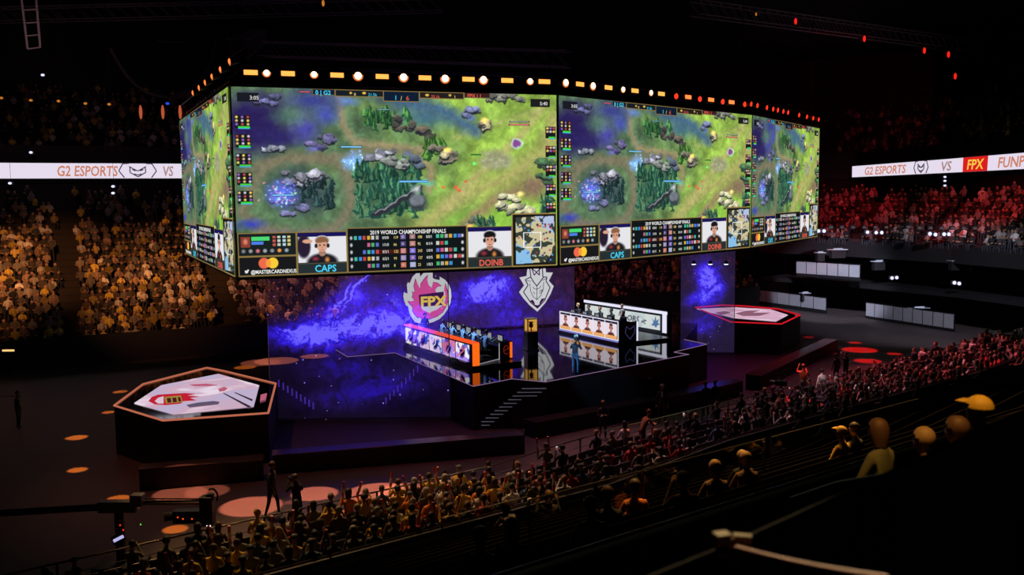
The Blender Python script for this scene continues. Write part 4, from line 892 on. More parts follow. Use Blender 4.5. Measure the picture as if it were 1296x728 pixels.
# ---- white desk with the portraits
ga_ = P(709, 421, ST); gb_ = P(783, 437, ST); ga_ = Vector((ga_.x, ga_.y, 0)); gb_ = Vector((gb_.x, gb_.y, 0)); dx2 = (gb_ - ga_).normalized(); in2 = Vector((-dx2.y, dx2.x, 0)); in2 = in2 if in2.x > 0 else -in2
def gl2(a, b): p = ga_ + dx2 * a + in2 * b; return (p.x, p.y)
GL = (gb_ - ga_).length
des2 = empty('player_desk', (0, 0, 0), 0, 'white-edged player booth with five portrait panels of players in headsets', 'desk')
mb = MB(); mb.prism([gl2(-.1, -.12), gl2(GL + .1, -.12), gl2(GL + .3, 3.6), gl2(-.1, 3.6)], Z0, Z0 + .14); mb.build('riser', riser, des2)
mb = MB(); mb.prism([gl2(0, 0), gl2(GL, 0), gl2(GL, .25), gl2(0, .25)], Z0 + .14, Z0 + 1.33); mb.build('picture_wall', black, des2)
fr = Frame((*gl2(0, 0), Z0 + .14), (*gl2(GL, 0), Z0 + .14), 1.19)
mb = MB(); 
for r_ in (rect(0, 1.14, GL, .05), rect(0, .12, .05, 1.05), rect(GL - .05, .12, .05, 1.05), rect(0, .08, GL, .05)): slab_on(mb, fr, r_, .01, .03)
pw = (GL - .16) / 5
for k in range(1, 5): slab_on(mb, fr, rect(.06 + k * pw - .035, .12, .045, 1.05), .01, .03)
mb.build('white_frames', white_e, des2)
for k, (hr_, sh_) in enumerate((((.45, .25, .2), (.25, .12, .12)), ((.40, .22, .18), (.15, .10, .10)), ((.35, .18, .15), (.20, .10, .10)), ((.40, .2, .16), (.22, .10, .10)), ((.42, .22, .18), (.16, .10, .10)))):
    f2 = Frame(fr.pt(.07 + k * pw, .14), fr.pt(.07 + k * pw + pw - .06, .14), .99); painted('portrait_panel', f2, portrait_p(hr_, sh_), 44, 62, .015, des2)
mb = MB(); mb.prism([gl2(0, -.1), gl2(GL, -.1), gl2(GL, -.02), gl2(0, -.02)], Z0 + .14, Z0 + .2); mb.build('lower_light', emat('lower_lilac', lin(.50, .48, .80)), des2)
mb = MB(); mb.prism([gl2(.05, .3), gl2(GL - .05, .3), gl2(GL - .05, 1.0), gl2(.05, 1.0)], Z0 + .86, Z0 + .92); mb.build('table_top', blackm, des2)
mb = MB(); mb.prism([gl2(GL - .02, .25), gl2(GL + .06, .25), gl2(GL + .06, 1.25), gl2(GL - .02, 1.25)], Z0 + .14, Z0 + 1.25); mb.build('end_panel', mat('end_panel_blue', (.012, .014, .04), .3), des2)
mb = MB(); mb.prism([gl2(GL + .02, 1.22), gl2(GL + .10, 1.22), gl2(GL + .10, 1.30), gl2(GL + .02, 1.30)], Z0 + .14, Z0 + 1.25); mb.build('end_light', white_e, des2)
fe = Frame((*gl2(GL + .075, .3), Z0 + .2), (*gl2(GL + .075, 1.2), Z0 + .2), .9); mb = MB()
mb.path([fe.pt(fe.w * x, .9 * y, 0) for x, y in ((.2, .9), (.12, .5), (.5, .08), (.88, .5), (.8, .9), (.5, .7), (.2, .9))], .015, 5); mb.build('end_emblem', emat('end_emblem_blue', lin(.22, .22, .40)), des2)
for k in range(5):
    x, y = gl2(.55 + k * (GL - .9) / 4, .62); monitor((x, y, Z0 + .92), math.atan2(in2.y, in2.x) + PI / 2, f'black monitor behind the portrait panels of the white-edged booth, {ordw(k)} from the far end', 'monitors on the white-edged booth')
# ---- rear banner wall
ra_, rb_ = D(741, 424, 63.0), D(843, 425, 56.2); ra_ = Vector((ra_.x, ra_.y, 0)); rb_ = Vector((rb_.x, rb_.y, 0))
ban = empty('banner_wall', (0, 0, 0), 0, 'long white lit banner wall behind the players of the white-edged booth', 'banner')
fr = Frame((ra_.x, ra_.y, Z0 + .12), (rb_.x, rb_.y, Z0 + .12), 1.22)
mb = MB(); slab_on(mb, fr, rect(-.1, -.12, fr.w + .2, fr.h + .2), -.35, .33); mb.build('wall_body', black, ban)
mb = MB(); slab_on(mb, fr, rect(0, .10, fr.w - .55, fr.h - .34), 0, .02); mb.build('banner_face', washed('banner_cloud', lin(.80, .83, .84), lin(.70, .76, .78), lin(.82, .85, .84), .8), ban)
mb = MB(); slab_on(mb, fr, rect(-.1, fr.h - .10, fr.w + .2, .17), .0, .06); mb.build('lit_top_edge', white_e, ban)
mb = MB(); slab_on(mb, fr, rect(fr.w - .28, .0, .32, fr.h - .1), .0, .06); mb.build('lit_end_edge', white_e, ban)
mb = MB(); text_on(mb, fr, 'ORS', fr.w * .545, .40, .50, off=.03, bold=.01, sx=1.25, shear=.15); mb.build('lettering', emat('banner_grey', lin(.30, .30, .34)), ban)
mb = MB(); q = [(.835, .25), (.86, .45), (.85, .75), (.87, .55), (.885, .95), (.895, .62), (.925, .80), (.91, .5), (.935, .42), (.905, .30), (.89, .12), (.87, .25)]; slab_on(mb, fr, [(fr.w * x, .12 + y * .85) for x, y in q], .025, .01); mb.build('ink_splash', emat('ink_blue', lin(.32, .45, .62)), ban)
mb = MB(); mb.path([fr.pt(fr.w * .72, .42, .03), fr.pt(fr.w * .78, .58, .03), fr.pt(fr.w * .745, .58, .03)], .03, 5); mb.path([fr.pt(fr.w * .725, .52, .03), fr.pt(fr.w * .77, .36, .03)], .03, 5); mb.build('small_mark', emat('banner_grey2', lin(.35, .35, .42)), ban)
# ---- plinth with the gold trophy case
ct = P(672, 443, ST); ct.z = 0
plin = empty('black_plinth', (ct.x, ct.y, Z0), .35, 'square black plinth on the stage carrying the gold-lit case', 'plinth')
mb = MB(); mb.box((0, 0, .04), (.74, .74, .08)); mb.build('foot', riser, plin, bevel=.01); mb = MB(); mb.box((0, 0, .52), (.62, .62, .88)); mb.build('column_body', riser, plin, bevel=.015)
mb = MB(); mb.box((0, 0, .975), (.68, .68, .03)); mb.build('cap_plate', riser, plin, bevel=.008)
tc_ = empty('display_case', (ct.x, ct.y, Z0 + .992), .35, 'open gold-lit case with bronze corner posts standing on the black plinth', 'case')
goldm = mat('case_gold', (.75, .50, .16), .3, .9); golde = emat('case_glow', lin(.88, .66, .30), .8)
mb = MB(); mb.box((0, 0, .03), (.62, .62, .06)); mb.build('tray', goldm, tc_, bevel=.008)
mb = MB(); mb.box((0, .26, .38), (.5, .03, .62)); mb.box((.26, 0, .38), (.03, .5, .62)); mb.build('lit_back', golde, tc_)
mb = MB()
for x in (-.28, .28):
    for y in (-.28, .28): mb.box((x, y, .38), (.05, .05, .66))
mb.build('corner_posts', goldm, tc_)
mb = MB(); mb.box((0, 0, .73), (.62, .62, .04)); mb.build('lid_frame', goldm, tc_)
mb = MB(); mb.sphere((0, -.05, .36), .13, 12, 8, (1, 1, 1.2)); mb.tube((0, -.05, .06), (0, -.05, .25), .05, 10, .02); mb.tube((0, -.05, .46), (0, -.05, .56), .09, 12, .15); mb.build('trophy_cup', mat('cup_bronze', (.30, .16, .06), .3, .9), tc_, smooth=True)
# ================================================================== PEOPLE
SKIN, TOPM, LEGM, SHOE, HAIRM = skin_mat(), objcol_mat('clothing'), mat('trousers', (.03, .033, .05), .8), mat('shoes', (.02, .02, .02), .5), objcol_mat('hair_strands', .6)
EYEM = mat('eye_dark', (.01, .008, .008), .2)
def body_mesh(name, J, E, tags):             # J: {joint: (x, y, z, r)}, E: edges, tags: {(a, b): material index}
    names = list(J); idx = {n: i for i, n in enumerate(names)}
    me = bpy.data.meshes.new(name); me.from_pydata([J[n][:3] for n in names], [(idx[a], idx[b]) for a, b in E], [])
    o = bpy.data.objects.new(name, me); C.objects.link(o)
    sk = o.modifiers.new('s', 'SKIN'); sk.use_smooth_shade = True
    sv_ = me.skin_vertices[0].data
    for i, n in enumerate(names): sv_[i].radius = (J[n][3], J[n][3] * (J[n][4] if len(J[n]) > 4 else 1)); sv_[i].use_root = (n == 'pelvis')
    ss = o.modifiers.new('u', 'SUBSURF'); ss.levels = 1; ss.render_levels = 1
    bpy.context.view_layer.update(); out = bpy.data.meshes.new_from_object(o.evaluated_get(bpy.context.evaluated_depsgraph_get()))
    bpy.data.objects.remove(o); bpy.data.meshes.remove(me)
    segs = [(np.array(J[a][:3]), np.array(J[b][:3]), (J[a][3] + J[b][3]) / 2, tags.get((a, b), tags.get((b, a), 0))) for a, b in E]
    n = len(out.polygons); cen = np.zeros(n * 3); out.polygons.foreach_get('center', cen); cen = cen.reshape(-1, 3)
    best = np.full(n, 1e9); mi = np.zeros(n, int)
    for a, b, r, t_ in segs:
        d = b - a; tt = np.clip(((cen - a) @ d) / max(d @ d, 1e-9), 0, 1); q = np.linalg.norm(cen - a - tt[:, None] * d, axis=1) / r
        m_ = q < best; best[m_] = q[m_]; mi[m_] = t_
    bm = bmesh.new(); bm.from_mesh(out); bm.faces.ensure_lookup_table()
    for f, v in zip(bm.faces, mi): f.material_index = int(v); f.smooth = True
    # eyes, set into the face
    hx, hy, hz = J['head'][:3]; fx, fy = J['face'][0] - hx, J['face'][1] - hy; L0 = math.hypot(fx, fy) or 1; fx, fy = fx / L0, fy / L0
    for s in (-1, 1):
        m4 = Matrix.Translation((hx + fx * .092 + s * fy * -.033, hy + fy * .092 + s * fx * .033, hz + .012)) @ Matrix.Scale(1, 4)
        r = bmesh.ops.create_icosphere(bm, subdivisions=1, radius=.013, matrix=m4)
        for v in r['verts']:
            for f in v.link_faces: f.material_index = 4
    m4 = Matrix.Translation((hx + fx * .083, hy + fy * .083, hz - .062)); r = bmesh.ops.create_icosphere(bm, subdivisions=1, radius=.02, matrix=m4 @ Matrix.Diagonal((1.0, 1.0, .35, 1)))
    keep_i = [f.material_index for f in bm.faces]; bm.to_mesh(out); bm.free(); out.name = name
    out.materials.clear()
    for m_ in (SKIN, TOPM, LEGM, SHOE, EYEM): out.materials.append(m_)
    out.polygons.foreach_set('material_index', keep_i); out.update()
    return out
def skeleton(pelvis, chest, head_fwd, arms, legs, kind='sit', bulk=1.0, lean=0.0):
    px_, py_, pz_ = pelvis; cx_, cy_, cz_ = chest
    J = {'pelvis': (px_, py_, pz_, .135 * bulk, .95), 'spine': ((px_ + cx_) / 2, (py_ + cy_) / 2 - .015, (pz_ + cz_) / 2, .125 * bulk, .95), 'chest': (cx_, cy_, cz_, .155 * bulk, .8), 'neck0': (cx_, cy_ + .0, cz_ + .13, .075), 'neck': (cx_, cy_ + .02 + lean, cz_ + .19, .052),
         'jaw': (cx_, cy_ + .05 + lean, cz_ + .245, .066), 'head': (cx_, cy_ + .045 + lean, cz_ + .325, .088), 'crown': (cx_, cy_ + .035 + lean, cz_ + .385, .070)}
    J['face'] = (cx_ + head_fwd[0] * .1, J['head'][1] + head_fwd[1] * .1, J['head'][2] - .02, .014)
    E = [('pelvis', 'spine'), ('spine', 'chest'), ('chest', 'neck0'), ('neck0', 'neck'), ('neck', 'jaw'), ('jaw', 'head'), ('head', 'crown'), ('head', 'face')]
    T = {('pelvis', 'spine'): 1, ('spine', 'chest'): 1, ('chest', 'neck0'): 1}
    for s, sd in ((-1, 'l'), (1, 'r')):
        el, wr = arms[sd]
        J['sh' + sd] = (cx_ + s * .165, cy_ + .0, cz_ + .075, .062); J['el' + sd] = (*el, .043); J['wr' + sd] = (*wr, .029)
        d = (Vector(wr) - Vector(el)).normalized(); hd = Vector(wr) + d * .06; J['ha' + sd] = (*hd, .036, .55)
        E += [('chest', 'sh' + sd), ('sh' + sd, 'el' + sd), ('el' + sd, 'wr' + sd), ('wr' + sd, 'ha' + sd)]
        T.update({('chest', 'sh' + sd): 1, ('sh' + sd, 'el' + sd): 1, ('el' + sd, 'wr' + sd): 1 if kind != 'tee' else 0})
        side = d.cross(Vector((0, 0, 1))); side = side.normalized() if side.length > .1 else Vector((1, 0, 0)); nrm = side.cross(d)
        for q, (o_, l_) in enumerate(((-.028, .060), (-.010, .072), (.010, .068), (.027, .052))):
            b0 = hd + side * o_ + d * .028; b1 = b0 + d * l_ * .6 - nrm * .010; b2 = b1 + d * l_ * .35 - nrm * .026
            J[f'f{q}a{sd}'] = (*b0, .011); J[f'f{q}b{sd}'] = (*b1, .0095); J[f'f{q}c{sd}'] = (*b2, .0085); E += [('ha' + sd, f'f{q}a{sd}'), (f'f{q}a{sd}', f'f{q}b{sd}'), (f'f{q}b{sd}', f'f{q}c{sd}')]
        th = hd - side * s * .035 - d * .01; J['t1' + sd] = (*th, .012); J['t2' + sd] = (*(th + d * .035 - side * s * .012), .010); E += [('ha' + sd, 't1' + sd), ('t1' + sd, 't2' + sd)]
        hip, kn_, an, toe = legs[sd]
        J['hi' + sd] = (*hip, .092); J['kn' + sd] = (*kn_, .060); J['ca' + sd] = (*(Vector(kn_).lerp(Vector(an), .35)), .055); J['an' + sd] = (*an, .036); J['to' + sd] = (*toe, .034)
        E += [('pelvis', 'hi' + sd), ('hi' + sd, 'kn' + sd), ('kn' + sd, 'ca' + sd), ('ca' + sd, 'an' + sd), ('an' + sd, 'to' + sd)]
        T.update({('pelvis', 'hi' + sd): 2, ('hi' + sd, 'kn' + sd): 2, ('kn' + sd, 'ca' + sd): 2, ('ca' + sd, 'an' + sd): 2, ('an' + sd, 'to' + sd): 3})
    return J, E, T
SITL = {'l': ((-.09, .04, .50), (-.13, .46, .50), (-.12, .44, .08), (-.13, .58, .045)), 'r': ((.09, .04, .50), (.12, .47, .50), (.13, .45, .08), (.14, .59, .045))}
STL = {'l': ((-.09, 0, .90), (-.11, .03, .50), (-.12, -.01, .08), (-.13, .13, .04)), 'r': ((.09, 0, .90), (.12, .02, .50), (.13, -.02, .08), (.15, .12, .04))}
WALK = {'l': ((-.09, 0, .90), (-.17, .10, .50), (-.22, .10, .09), (-.25, .23, .05)), 'r': ((.09, 0, .90), (.17, -.02, .50), (.22, -.14, .09), (.24, -.01, .05))}
A_ = lambda l, r: {'l': l, 'r': r}
POSES = {
 'sit_lap': skeleton((0, 0, .53), (0, -.03, .95), (0, 1), A_(((-.25, .06, .76), (-.12, .28, .66)), ((.25, .06, .76), (.12, .28, .66))), SITL),
 'sit_lean': skeleton((0, 0, .53), (0, .12, .92), (0, 1), A_(((-.23, .28, .76), (-.08, .42, .72)), ((.23, .28, .76), (.08, .42, .72))), SITL, lean=.03),
 'sit_up': skeleton((0, 0, .53), (0, -.02, .96), (.3, .95), A_(((-.28, .12, .82), (-.22, .26, 1.08)), ((.28, .10, .80), (.24, .24, 1.10))), SITL),
 'sit_phone': skeleton((0, 0, .53), (0, -.03, .95), (0, 1), A_(((-.26, .10, .84), (-.07, .30, 1.14)), ((.26, .10, .84), (.07, .30, 1.14))), SITL),
 'sit_tee': skeleton((0, 0, .53), (0, -.05, .95), (-.4, .9), A_(((-.27, .02, .74), (-.20, .26, .62)), ((.25, .1, .76), (.04, .30, .72))), SITL, 'tee', 1.08),
 'sit_type': skeleton((0, 0, .53), (0, .04, .95), (0, 1), A_(((-.24, .20, .78), (-.16, .46, .90)), ((.24, .20, .78), (.16, .46, .90))), SITL),
 'stand': skeleton((0, 0, .95), (0, 0, 1.33), (0, 1), A_(((-.25, -.02, 1.12), (-.25, .06, .87)), ((.25, -.02, 1.12), (.25, .06, .87))), STL),
 'walk': skeleton((0, 0, .95), (0, .02, 1.33), (0, 1), A_(((-.27, -.08, 1.12), (-.27, -.02, .88)), ((.27, .06, 1.12), (.25, .20, .92))), WALK),
 'shoot': skeleton((0, 0, .93), (0, .06, 1.28), (0, 1), A_(((-.27, .20, 1.16), (-.10, .38, 1.42)), ((.27, .18, 1.14), (.10, .36, 1.46))), STL, lean=.02),
 'folded': skeleton((0, 0, .95), (0, 0, 1.33), (0, 1), A_(((-.26, .05, 1.12), (.02, .19, 1.12)), ((.26, .05, 1.12), (-.02, .22, 1.15))), STL),
 'raise': skeleton((0, 0, .95), (0, 0, 1.33), (0, 1), A_(((-.30, .1, 1.40), (-.24, .16, 1.64)), ((.26, .15, 1.18), (.12, .32, 1.40))), STL),
 'lean_rail': skeleton((0, 0, .92), (0, .22, 1.22), (0, 1), A_(((-.26, .40, 1.02), (-.12, .56, 1.05)), ((.26, .40, 1.02), (.12, .56, 1.05))), STL, lean=.06),
}
BODY = {k: body_mesh('person_' + k, *v) for k, v in POSES.items()}
HEADP = {k: v[0]['head'][:3] for k, v in POSES.items()}; FACED = {k: (v[0]['face'][0] - v[0]['head'][0], v[0]['face'][1] - v[0]['head'][1]) for k, v in POSES.items()}
def hair_mesh(style):
    bm = bmesh.new(); bmesh.ops.create_uvsphere(bm, u_segments=16, v_segments=10, radius=1)
    for v in bm.verts:
        x, y, z = v.co
        if style == 'cap': s = (.102, .112, .100); 
        else: s = (.098, .107, .106)
        v.co = Vector((x * s[0], y * s[1] - .012, z * s[2] + .035))
        if style == 'long' and z < .1 and y < .35: v.co.z -= .15 * (1 - max(0, y)) * (.1 - z) * 1.3; v.co.x *= 1.02; v.co.y -= .01
    lim = {'short': -.02, 'long': -.9, 'cap': .03, 'bun': -.02}[style]
    kill = [f for f in bm.faces if (f.calc_center_median().y > .030 and f.calc_center_median().z < .082 - (0 if style != 'cap' else .02)) or (f.calc_center_median().y > -.01 and f.calc_center_median().z < .02 and style != 'long') or f.calc_center_median().z < (lim if style != 'long' else -.19)]
    bmesh.ops.delete(bm, geom=kill, context='FACES')
    if style == 'cap': bmesh.ops.create_cube(bm, size=1, matrix=Matrix.Translation((0, .118, .072)) @ Matrix.Diagonal((.14, .075, .012, 1)))
    if style == 'bun': bmesh.ops.create_uvsphere(bm, u_segments=10, v_segments=6, radius=.045, matrix=Matrix.Translation((0, -.10, .12)))
    r = random.Random(hash(style) % 99 + 4)
    for v in bm.verts:
        if style != 'cap': v.co += Vector((math.sin(v.co.x * 90), math.sin(v.co.y * 80), math.sin(v.co.z * 70))) * .003
    for f in bm.faces: f.smooth = True
    me = bpy.data.meshes.new('hair_' + style); bm.to_mesh(me); bm.free(); me.materials.append(HAIRM); return me
HAIR = {s: hair_mesh(s) for s in ('short', 'long', 'cap', 'bun')}
HCOL = {'black': (.012, .010, .010, 1), 'dark brown': (.045, .022, .012, 1), 'brown': (.12, .06, .025, 1), 'fair': (.38, .24, .10, 1), 'grey': (.25, .24, .23, 1)}
TCOLS = {'black': (.015, .015, .018, 1), 'dark grey': (.06, .06, .065, 1), 'grey': (.22, .21, .21, 1), 'white': (.70, .68, .66, 1), 'yellow': (.75, .50, .06, 1), 'navy': (.02, .03, .09, 1), 'denim blue': (.07, .12, .25, 1), 'red': (.45, .04, .03, 1), 'pink': (.60, .25, .28, 1), 'olive': (.12, .12, .05, 1), 'orange': (.75, .22, .04, 1), 'brown': (.14, .07, .03, 1)}
PERSONS = []
def person(loc, rz, pose, top, hair='short', hcol='black', label='', group=None, scale=1.0, extra=None):
    o = bpy.data.objects.new('person', BODY[pose]); C.objects.link(o); o.location = loc; o.rotation_euler = (0, 0, rz); o.scale = (scale,) * 3
    o.color = TCOLS[top] if isinstance(top, str) else top
    h = bpy.data.objects.new('cap' if hair == 'cap' else 'hair', HAIR[hair]); C.objects.link(h); h.parent = o; h.location = HEADP[pose]; f = FACED[pose]; h.rotation_euler = (0, 0, math.atan2(f[1], f[0]) - PI / 2)
    h.color = HCOL[hcol] if hair != 'cap' else (extra or (.05, .05, .06, 1))
    tag(o, label, 'person', group); PERSONS.append(o); return o
def face_to(d): return math.atan2(d[1], d[0]) - PI / 2      # rotation that turns +y to direction d
# players
for k in range(5):
    x, y = fl(DL - 1.66 - (4 - k) * 1.25, 1.60)
    person((x, y, Z0 + .16), face_to(inn_), 'sit_type', (.16, .30, .55, 1), 'short', 'black', f'player in a blue jacket seated at the orange-edged booth, {ordw(k)} from its far end', 'players at the orange-edged booth', 1.05)
x, y = fl(.5, 1.0); person((x, y, Z0 + .16), face_to((.5, -.8)), 'stand', 'black', 'short', 'black', 'coach in black standing at the far end of the orange-edged booth', 'coaches')
for k in range(5):
    x, y = gl2(-.2 + k * (GL - 1.3) / 4, 1.55)
    person((x, y, Z0 + .14), face_to(-in2), 'sit_type', 'black', 'short', ['fair', 'dark brown', 'brown', 'black', 'dark brown'][k], f'player in a black jersey behind the portrait panels, {ordw(k)} from the far end', 'players at the white-edged booth', 1.12)
x, y = gl2(GL * .55, 2.3); person((x, y, Z0 + .14), face_to(-in2), 'folded', 'grey', 'short', 'brown', 'coach in a pale shirt standing with folded arms behind the black-clad players', 'coaches')
def chair(loc, rz, label, group):
    t = empty('gaming_chair', loc, rz, label, 'chair', group)
    mb = MB(); mb.box((0, 0, .42), (.5, .5, .08)); mb.build('seat', black, t, bevel=.03); mb = MB(); mb.box((0, -.26, .66), (.44, .07, .46)); mb.build('backrest', black, t, bevel=.03)
    mb = MB(); mb.tube((0, 0, .08), (0, 0, .38), .03, 8); mb.build('gas_column', blackm, t); mb = MB()
    for i in range(5): mb.tube((0, 0, .09), (.28 * math.cos(i * 1.2566), .28 * math.sin(i * 1.2566), .04), .022, 6)
    mb.build('star_base', blackm, t); return t
for k in range(5):
    x, y = fl(DL - 1.66 - (4 - k) * 1.25, 1.58); chair((x, y, Z0 + .165), face_to(inn_), f'black high-backed chair at the orange-edged booth, {ordw(k)} from its far end', 'chairs at the orange-edged booth')
    x, y = gl2(-.2 + k * (GL - 1.3) / 4, 1.57); chair((x, y, Z0 + .145), face_to(-in2), f'black high-backed chair behind the portrait panels, {ordw(k)} from the far end', 'chairs at the white-edged booth')
# standing people
def st_px(px, py, z, face_px, pose, top, hair, hc, label, scale=1.0, d=None):
    p = P(px, py, z); return person((p.x, p.y, z), face_to(face_px), pose, top, hair, hc, label, None, scale)
st_px(728, 473, ST, (.3, .95), 'shoot', (.02, .03, .05, 1), 'cap', 'grey', 'camera operator in a dark jacket and jeans standing at the stage front edge', 1.0)
JE = mat('jeans_blue', (.05, .14, .30), .8)
me = PERSONS[-1].data.copy(); me.materials[2] = JE; PERSONS[-1].data = me
st_px(345, 655, 0, (.75, -.2), 'walk', 'black', 'short', 'dark brown', 'man in black with an open jacket walking across the lit floor spots', 1.06)
st_px(377, 668, 0, (-.55, .8), 'shoot', 'black', 'cap', 'black', 'photographer in black shooting from beside the floor railing', 1.0)
st_px(838, 537, 0, (-.2, -1), 'stand', 'black', 'short', 'grey', 'man in a black suit and white shirt standing below the stage front', 1.05)
st_px(763, 556, 0, (.1, -1), 'folded', 'black', 'short', 'brown', 'person in black standing before the low barrier under the stage front', .95)
st_px(24, 543, 0, (1, .2), 'stand', 'black', 'short', 'black', 'dark figure standing by the glowing orange light strip', 1.0)
def shirt_on(o, m=None):                      # white shirt front showing in the open jacket
    mb = MB(); mb.prism([(-.035, .118), (.035, .118), (.03, .135), (-.03, .135)], 1.22, 1.46); q = mb.build('shirt_front', mat('white_shirt', (.6, .58, .6), .8), o); return q
for o in (PERSONS[-3], PERSONS[-5]): shirt_on(o)
# ---- near rows: facing the stage
C0 = Vector((2, 50, 0)); rs = random.Random(21)
def row_spots(off, z, pitch, x0, x1, prob):
    path = offs(NEARP, off, -1); t = .2; out = []
    while t < plen(path):
        p, d = along(path, t); q = proj((p.x, p.y, z + .9)); pr = prob(q[0], q[1]) if callable(prob) else prob
        if q[2] > 1 and x0 < q[0] < x1 and q[1] < 760:
            out.append((p, d, q, rs.random() < pr))
        t += pitch * rs.uniform(.97, 1.03)
    return out
def pfront(row):
    def f(x, y):
        if x < 200: return .25 + .12 * row
        if x < 560: return .74 if row > 0 else .6
        if x < 630: return .8
        if x < 770: return .16 if row < 3 else .62
        if x < 960: return .42
        if x < 1060: return .42
        return .80
    return f
FRONT = []; SEATS = []; SPECIAL = [nrow(1040, .9, 1.4), nrow(813, .5, 1.4)]
for row in range(6):
    z = .12 * (row + 1)
    for p, d, q, on in row_spots(.46 + row * .92, z, .58, -30, 1330, pfront(row)):
        if any((p - s_).length < .6 for s_ in SPECIAL): continue
        SEATS.append((p, d, z, row, q));
        if on: FRONT.append((p, d, z, row, q))
BACK = []
for row in range(13):
    z = .95 + .345 * row
    for p, d, q, on in row_spots(5.7 + .45 + row * .9, z, .60, -20, 1330, lambda x, y: .05 if x < 1050 else .14):
        if on: BACK.append((p, d, z, row, q))
tops = ['black', 'black', 'dark grey', 'navy', 'grey', 'black', 'denim blue', 'brown', 'olive', 'white', 'black', 'dark grey']; hcs = ['black', 'black', 'dark brown', 'dark brown', 'brown', 'fair', 'black', 'grey']
def dress(q, rs_):
    x = q[0]
    if x < 640: top = rs_.choice(tops + ['yellow', 'yellow', 'yellow', 'white', 'orange', 'red', 'grey'])
    elif x < 1050: top = rs_.choice(tops + ['white', 'pink', 'grey', 'red'])
    else: top = rs_.choice(['grey', 'pink', 'red', 'white', 'dark grey', 'black', 'brown', 'grey', 'pink'])
    return top
rown = {}
items = []
for (p, d, z, row, q) in FRONT: items.append((q[2], 'front', p, d, z, row, q))
cand = sorted(items, key=lambda r: r[0])
N_FRONT = 268
keep = cand[:N_FRONT]; far_near = cand[N_FRONT:]
keep.sort(key=lambda r: (r[5], r[6][0]))
STICKS = []
for (_, sec, p, d, z, row, q) in keep:
    k = rown.get(row, 0); rown[row] = k + 1
    top = dress(q, rs); hc = rs.choice(hcs); hs = rs.choice(['short', 'short', 'short', 'long', 'long', 'bun', 'cap'])
    pose = rs.choice(['sit_lap', 'sit_lap', 'sit_lean', 'sit_tee', 'sit_lean', 'sit_up', 'sit_phone', 'sit_lap'])
    n = Vector((-d.y, d.x, 0)); look = (C0 - p).normalized() * .5 + n * .5; hair_w = {'short': f'short {hc} hair', 'long': f'long {hc} hair', 'bun': f'{hc} hair bun', 'cap': 'cap'}[hs]
    o = person((p.x - n.x * .08, p.y - n.y * .08, z), face_to(look) + rs.uniform(-.15, .15), pose, top, hs, hc, f'spectator, {top} top, {hair_w}, {ordw(row)} front row, {ordw(k)} from crane end', f'spectators in the {ordw(row)} row of the front section', rs.uniform(.95, 1.05))
    if pose == 'sit_up' or (pose == 'sit_phone' and rs.random() < .3): STICKS.append((o, pose, q, row, k))
# ---- near stand behind the parapet: chosen people
def back_person(px, off, z, pose, top, hair, hc, label, sc=1.0):
    p = nrow(px, off, z + 1.2); n = (Vector((-4, 52, 0)) - p).normalized() if px < 1000 else Vector((-.62, .78, 0))
    return person((p.x, p.y, z), face_to(n), pose, top, hair, hc, label, None, sc)
ROWZ = lambda r: (5.7 + .45 + r * .9, .95 + .345 * r)
for (px, r, pose, top, hair, hc, lab) in ((606, 12, 'sit_lap', 'black', 'bun', 'brown', 'person with brown hair low in the near stand beside the nearest parapet'),
    (650, 12, 'sit_lap', 'black', 'long', 'brown', 'person with long brown hair in the near stand, below the yellow sign'), (694, 4, 'sit_up', 'dark grey', 'long', 'brown', 'person behind the black parapet, at the foot of the near stand'),
    (748, 12, 'sit_lap', 'yellow', 'short', 'dark brown', 'person in a yellow shirt behind the long glass balustrade'), (772, 11, 'sit_lean', 'dark grey', 'short', 'brown', 'person leaning forward next to the person in a yellow shirt'),
    (803, 10, 'sit_tee', 'orange', 'short', 'dark brown', 'bearded person turned sideways in an orange-brown top behind the glass'), (866, 12, 'sit_phone', 'brown', 'short', 'brown', 'person holding a glowing phone behind the glass balustrade'),
    (905, 11, 'sit_lap', 'brown', 'long', 'fair', 'fair-haired person between the phone holder and the two close heads'), (940, 10, 'sit_lap', 'black', 'short', 'fair', 'fair-haired person whose head shows above another fair head'),
    (944, 11, 'sit_lap', 'brown', 'short', 'fair', 'fair-haired person directly below another fair head'), (1046, 5, 'sit_lap', 'grey', 'short', 'brown', 'person in grey seated before the two yellow-lit heads'),
    (1065, 11, 'sit_lap', 'yellow', 'cap', 'fair', 'person in a yellow cap next to the orange banner'), (1082, 11, 'sit_lap', 'dark grey', 'short', 'dark brown', 'person with dark hair next to the person in a yellow cap')):
    off, z = ROWZ(r); back_person(px, off, z, pose, top, hair, hc, lab)
    if hair == 'cap': PERSONS[-1].children[0].color = (.75, .48, .05, 1)
for (px, py, dd, z, pose, top, hair, hc, lab) in ((1112, 545, 9.8, 6.4, 'sit_lap', 'olive', 'long', 'brown', 'large close person with long brown hair in an olive top'), (1193, 558, 8.9, 6.8, 'sit_lean', 'black', 'short', 'fair', 'close person whose lit fair head rises just out of the dark'),
    (1240, 520, 7.6, 7.2, 'sit_lap', 'black', 'cap', 'fair', 'large close person in a mustard cap, topmost in the stands'), (1212, 545, 8.3, 6.8, 'sit_lap', 'yellow', 'short', 'brown', 'close person in a yellow top just below the person in a mustard cap')):
    q = D(px, py, dd); person((q.x, q.y, max(z, q.z - 1.28)), face_to((-.62, .78)), pose, top, hair, hc, lab, None, 1.0)
    if hair == 'cap': PERSONS[-1].children[0].color = (.75, .48, .05, 1)
sw = empty('stair_parapet', (0, 0, 0), 0, 'dark sloping stair wall hiding the close spectators from the chest down', 'parapet'); tops_ = [D(1000, 632, 9.0), D(1060, 612, 8.2), D(1150, 597, 7.1), D(1215, 566, 5.9), D(1310, 520, 4.8)]
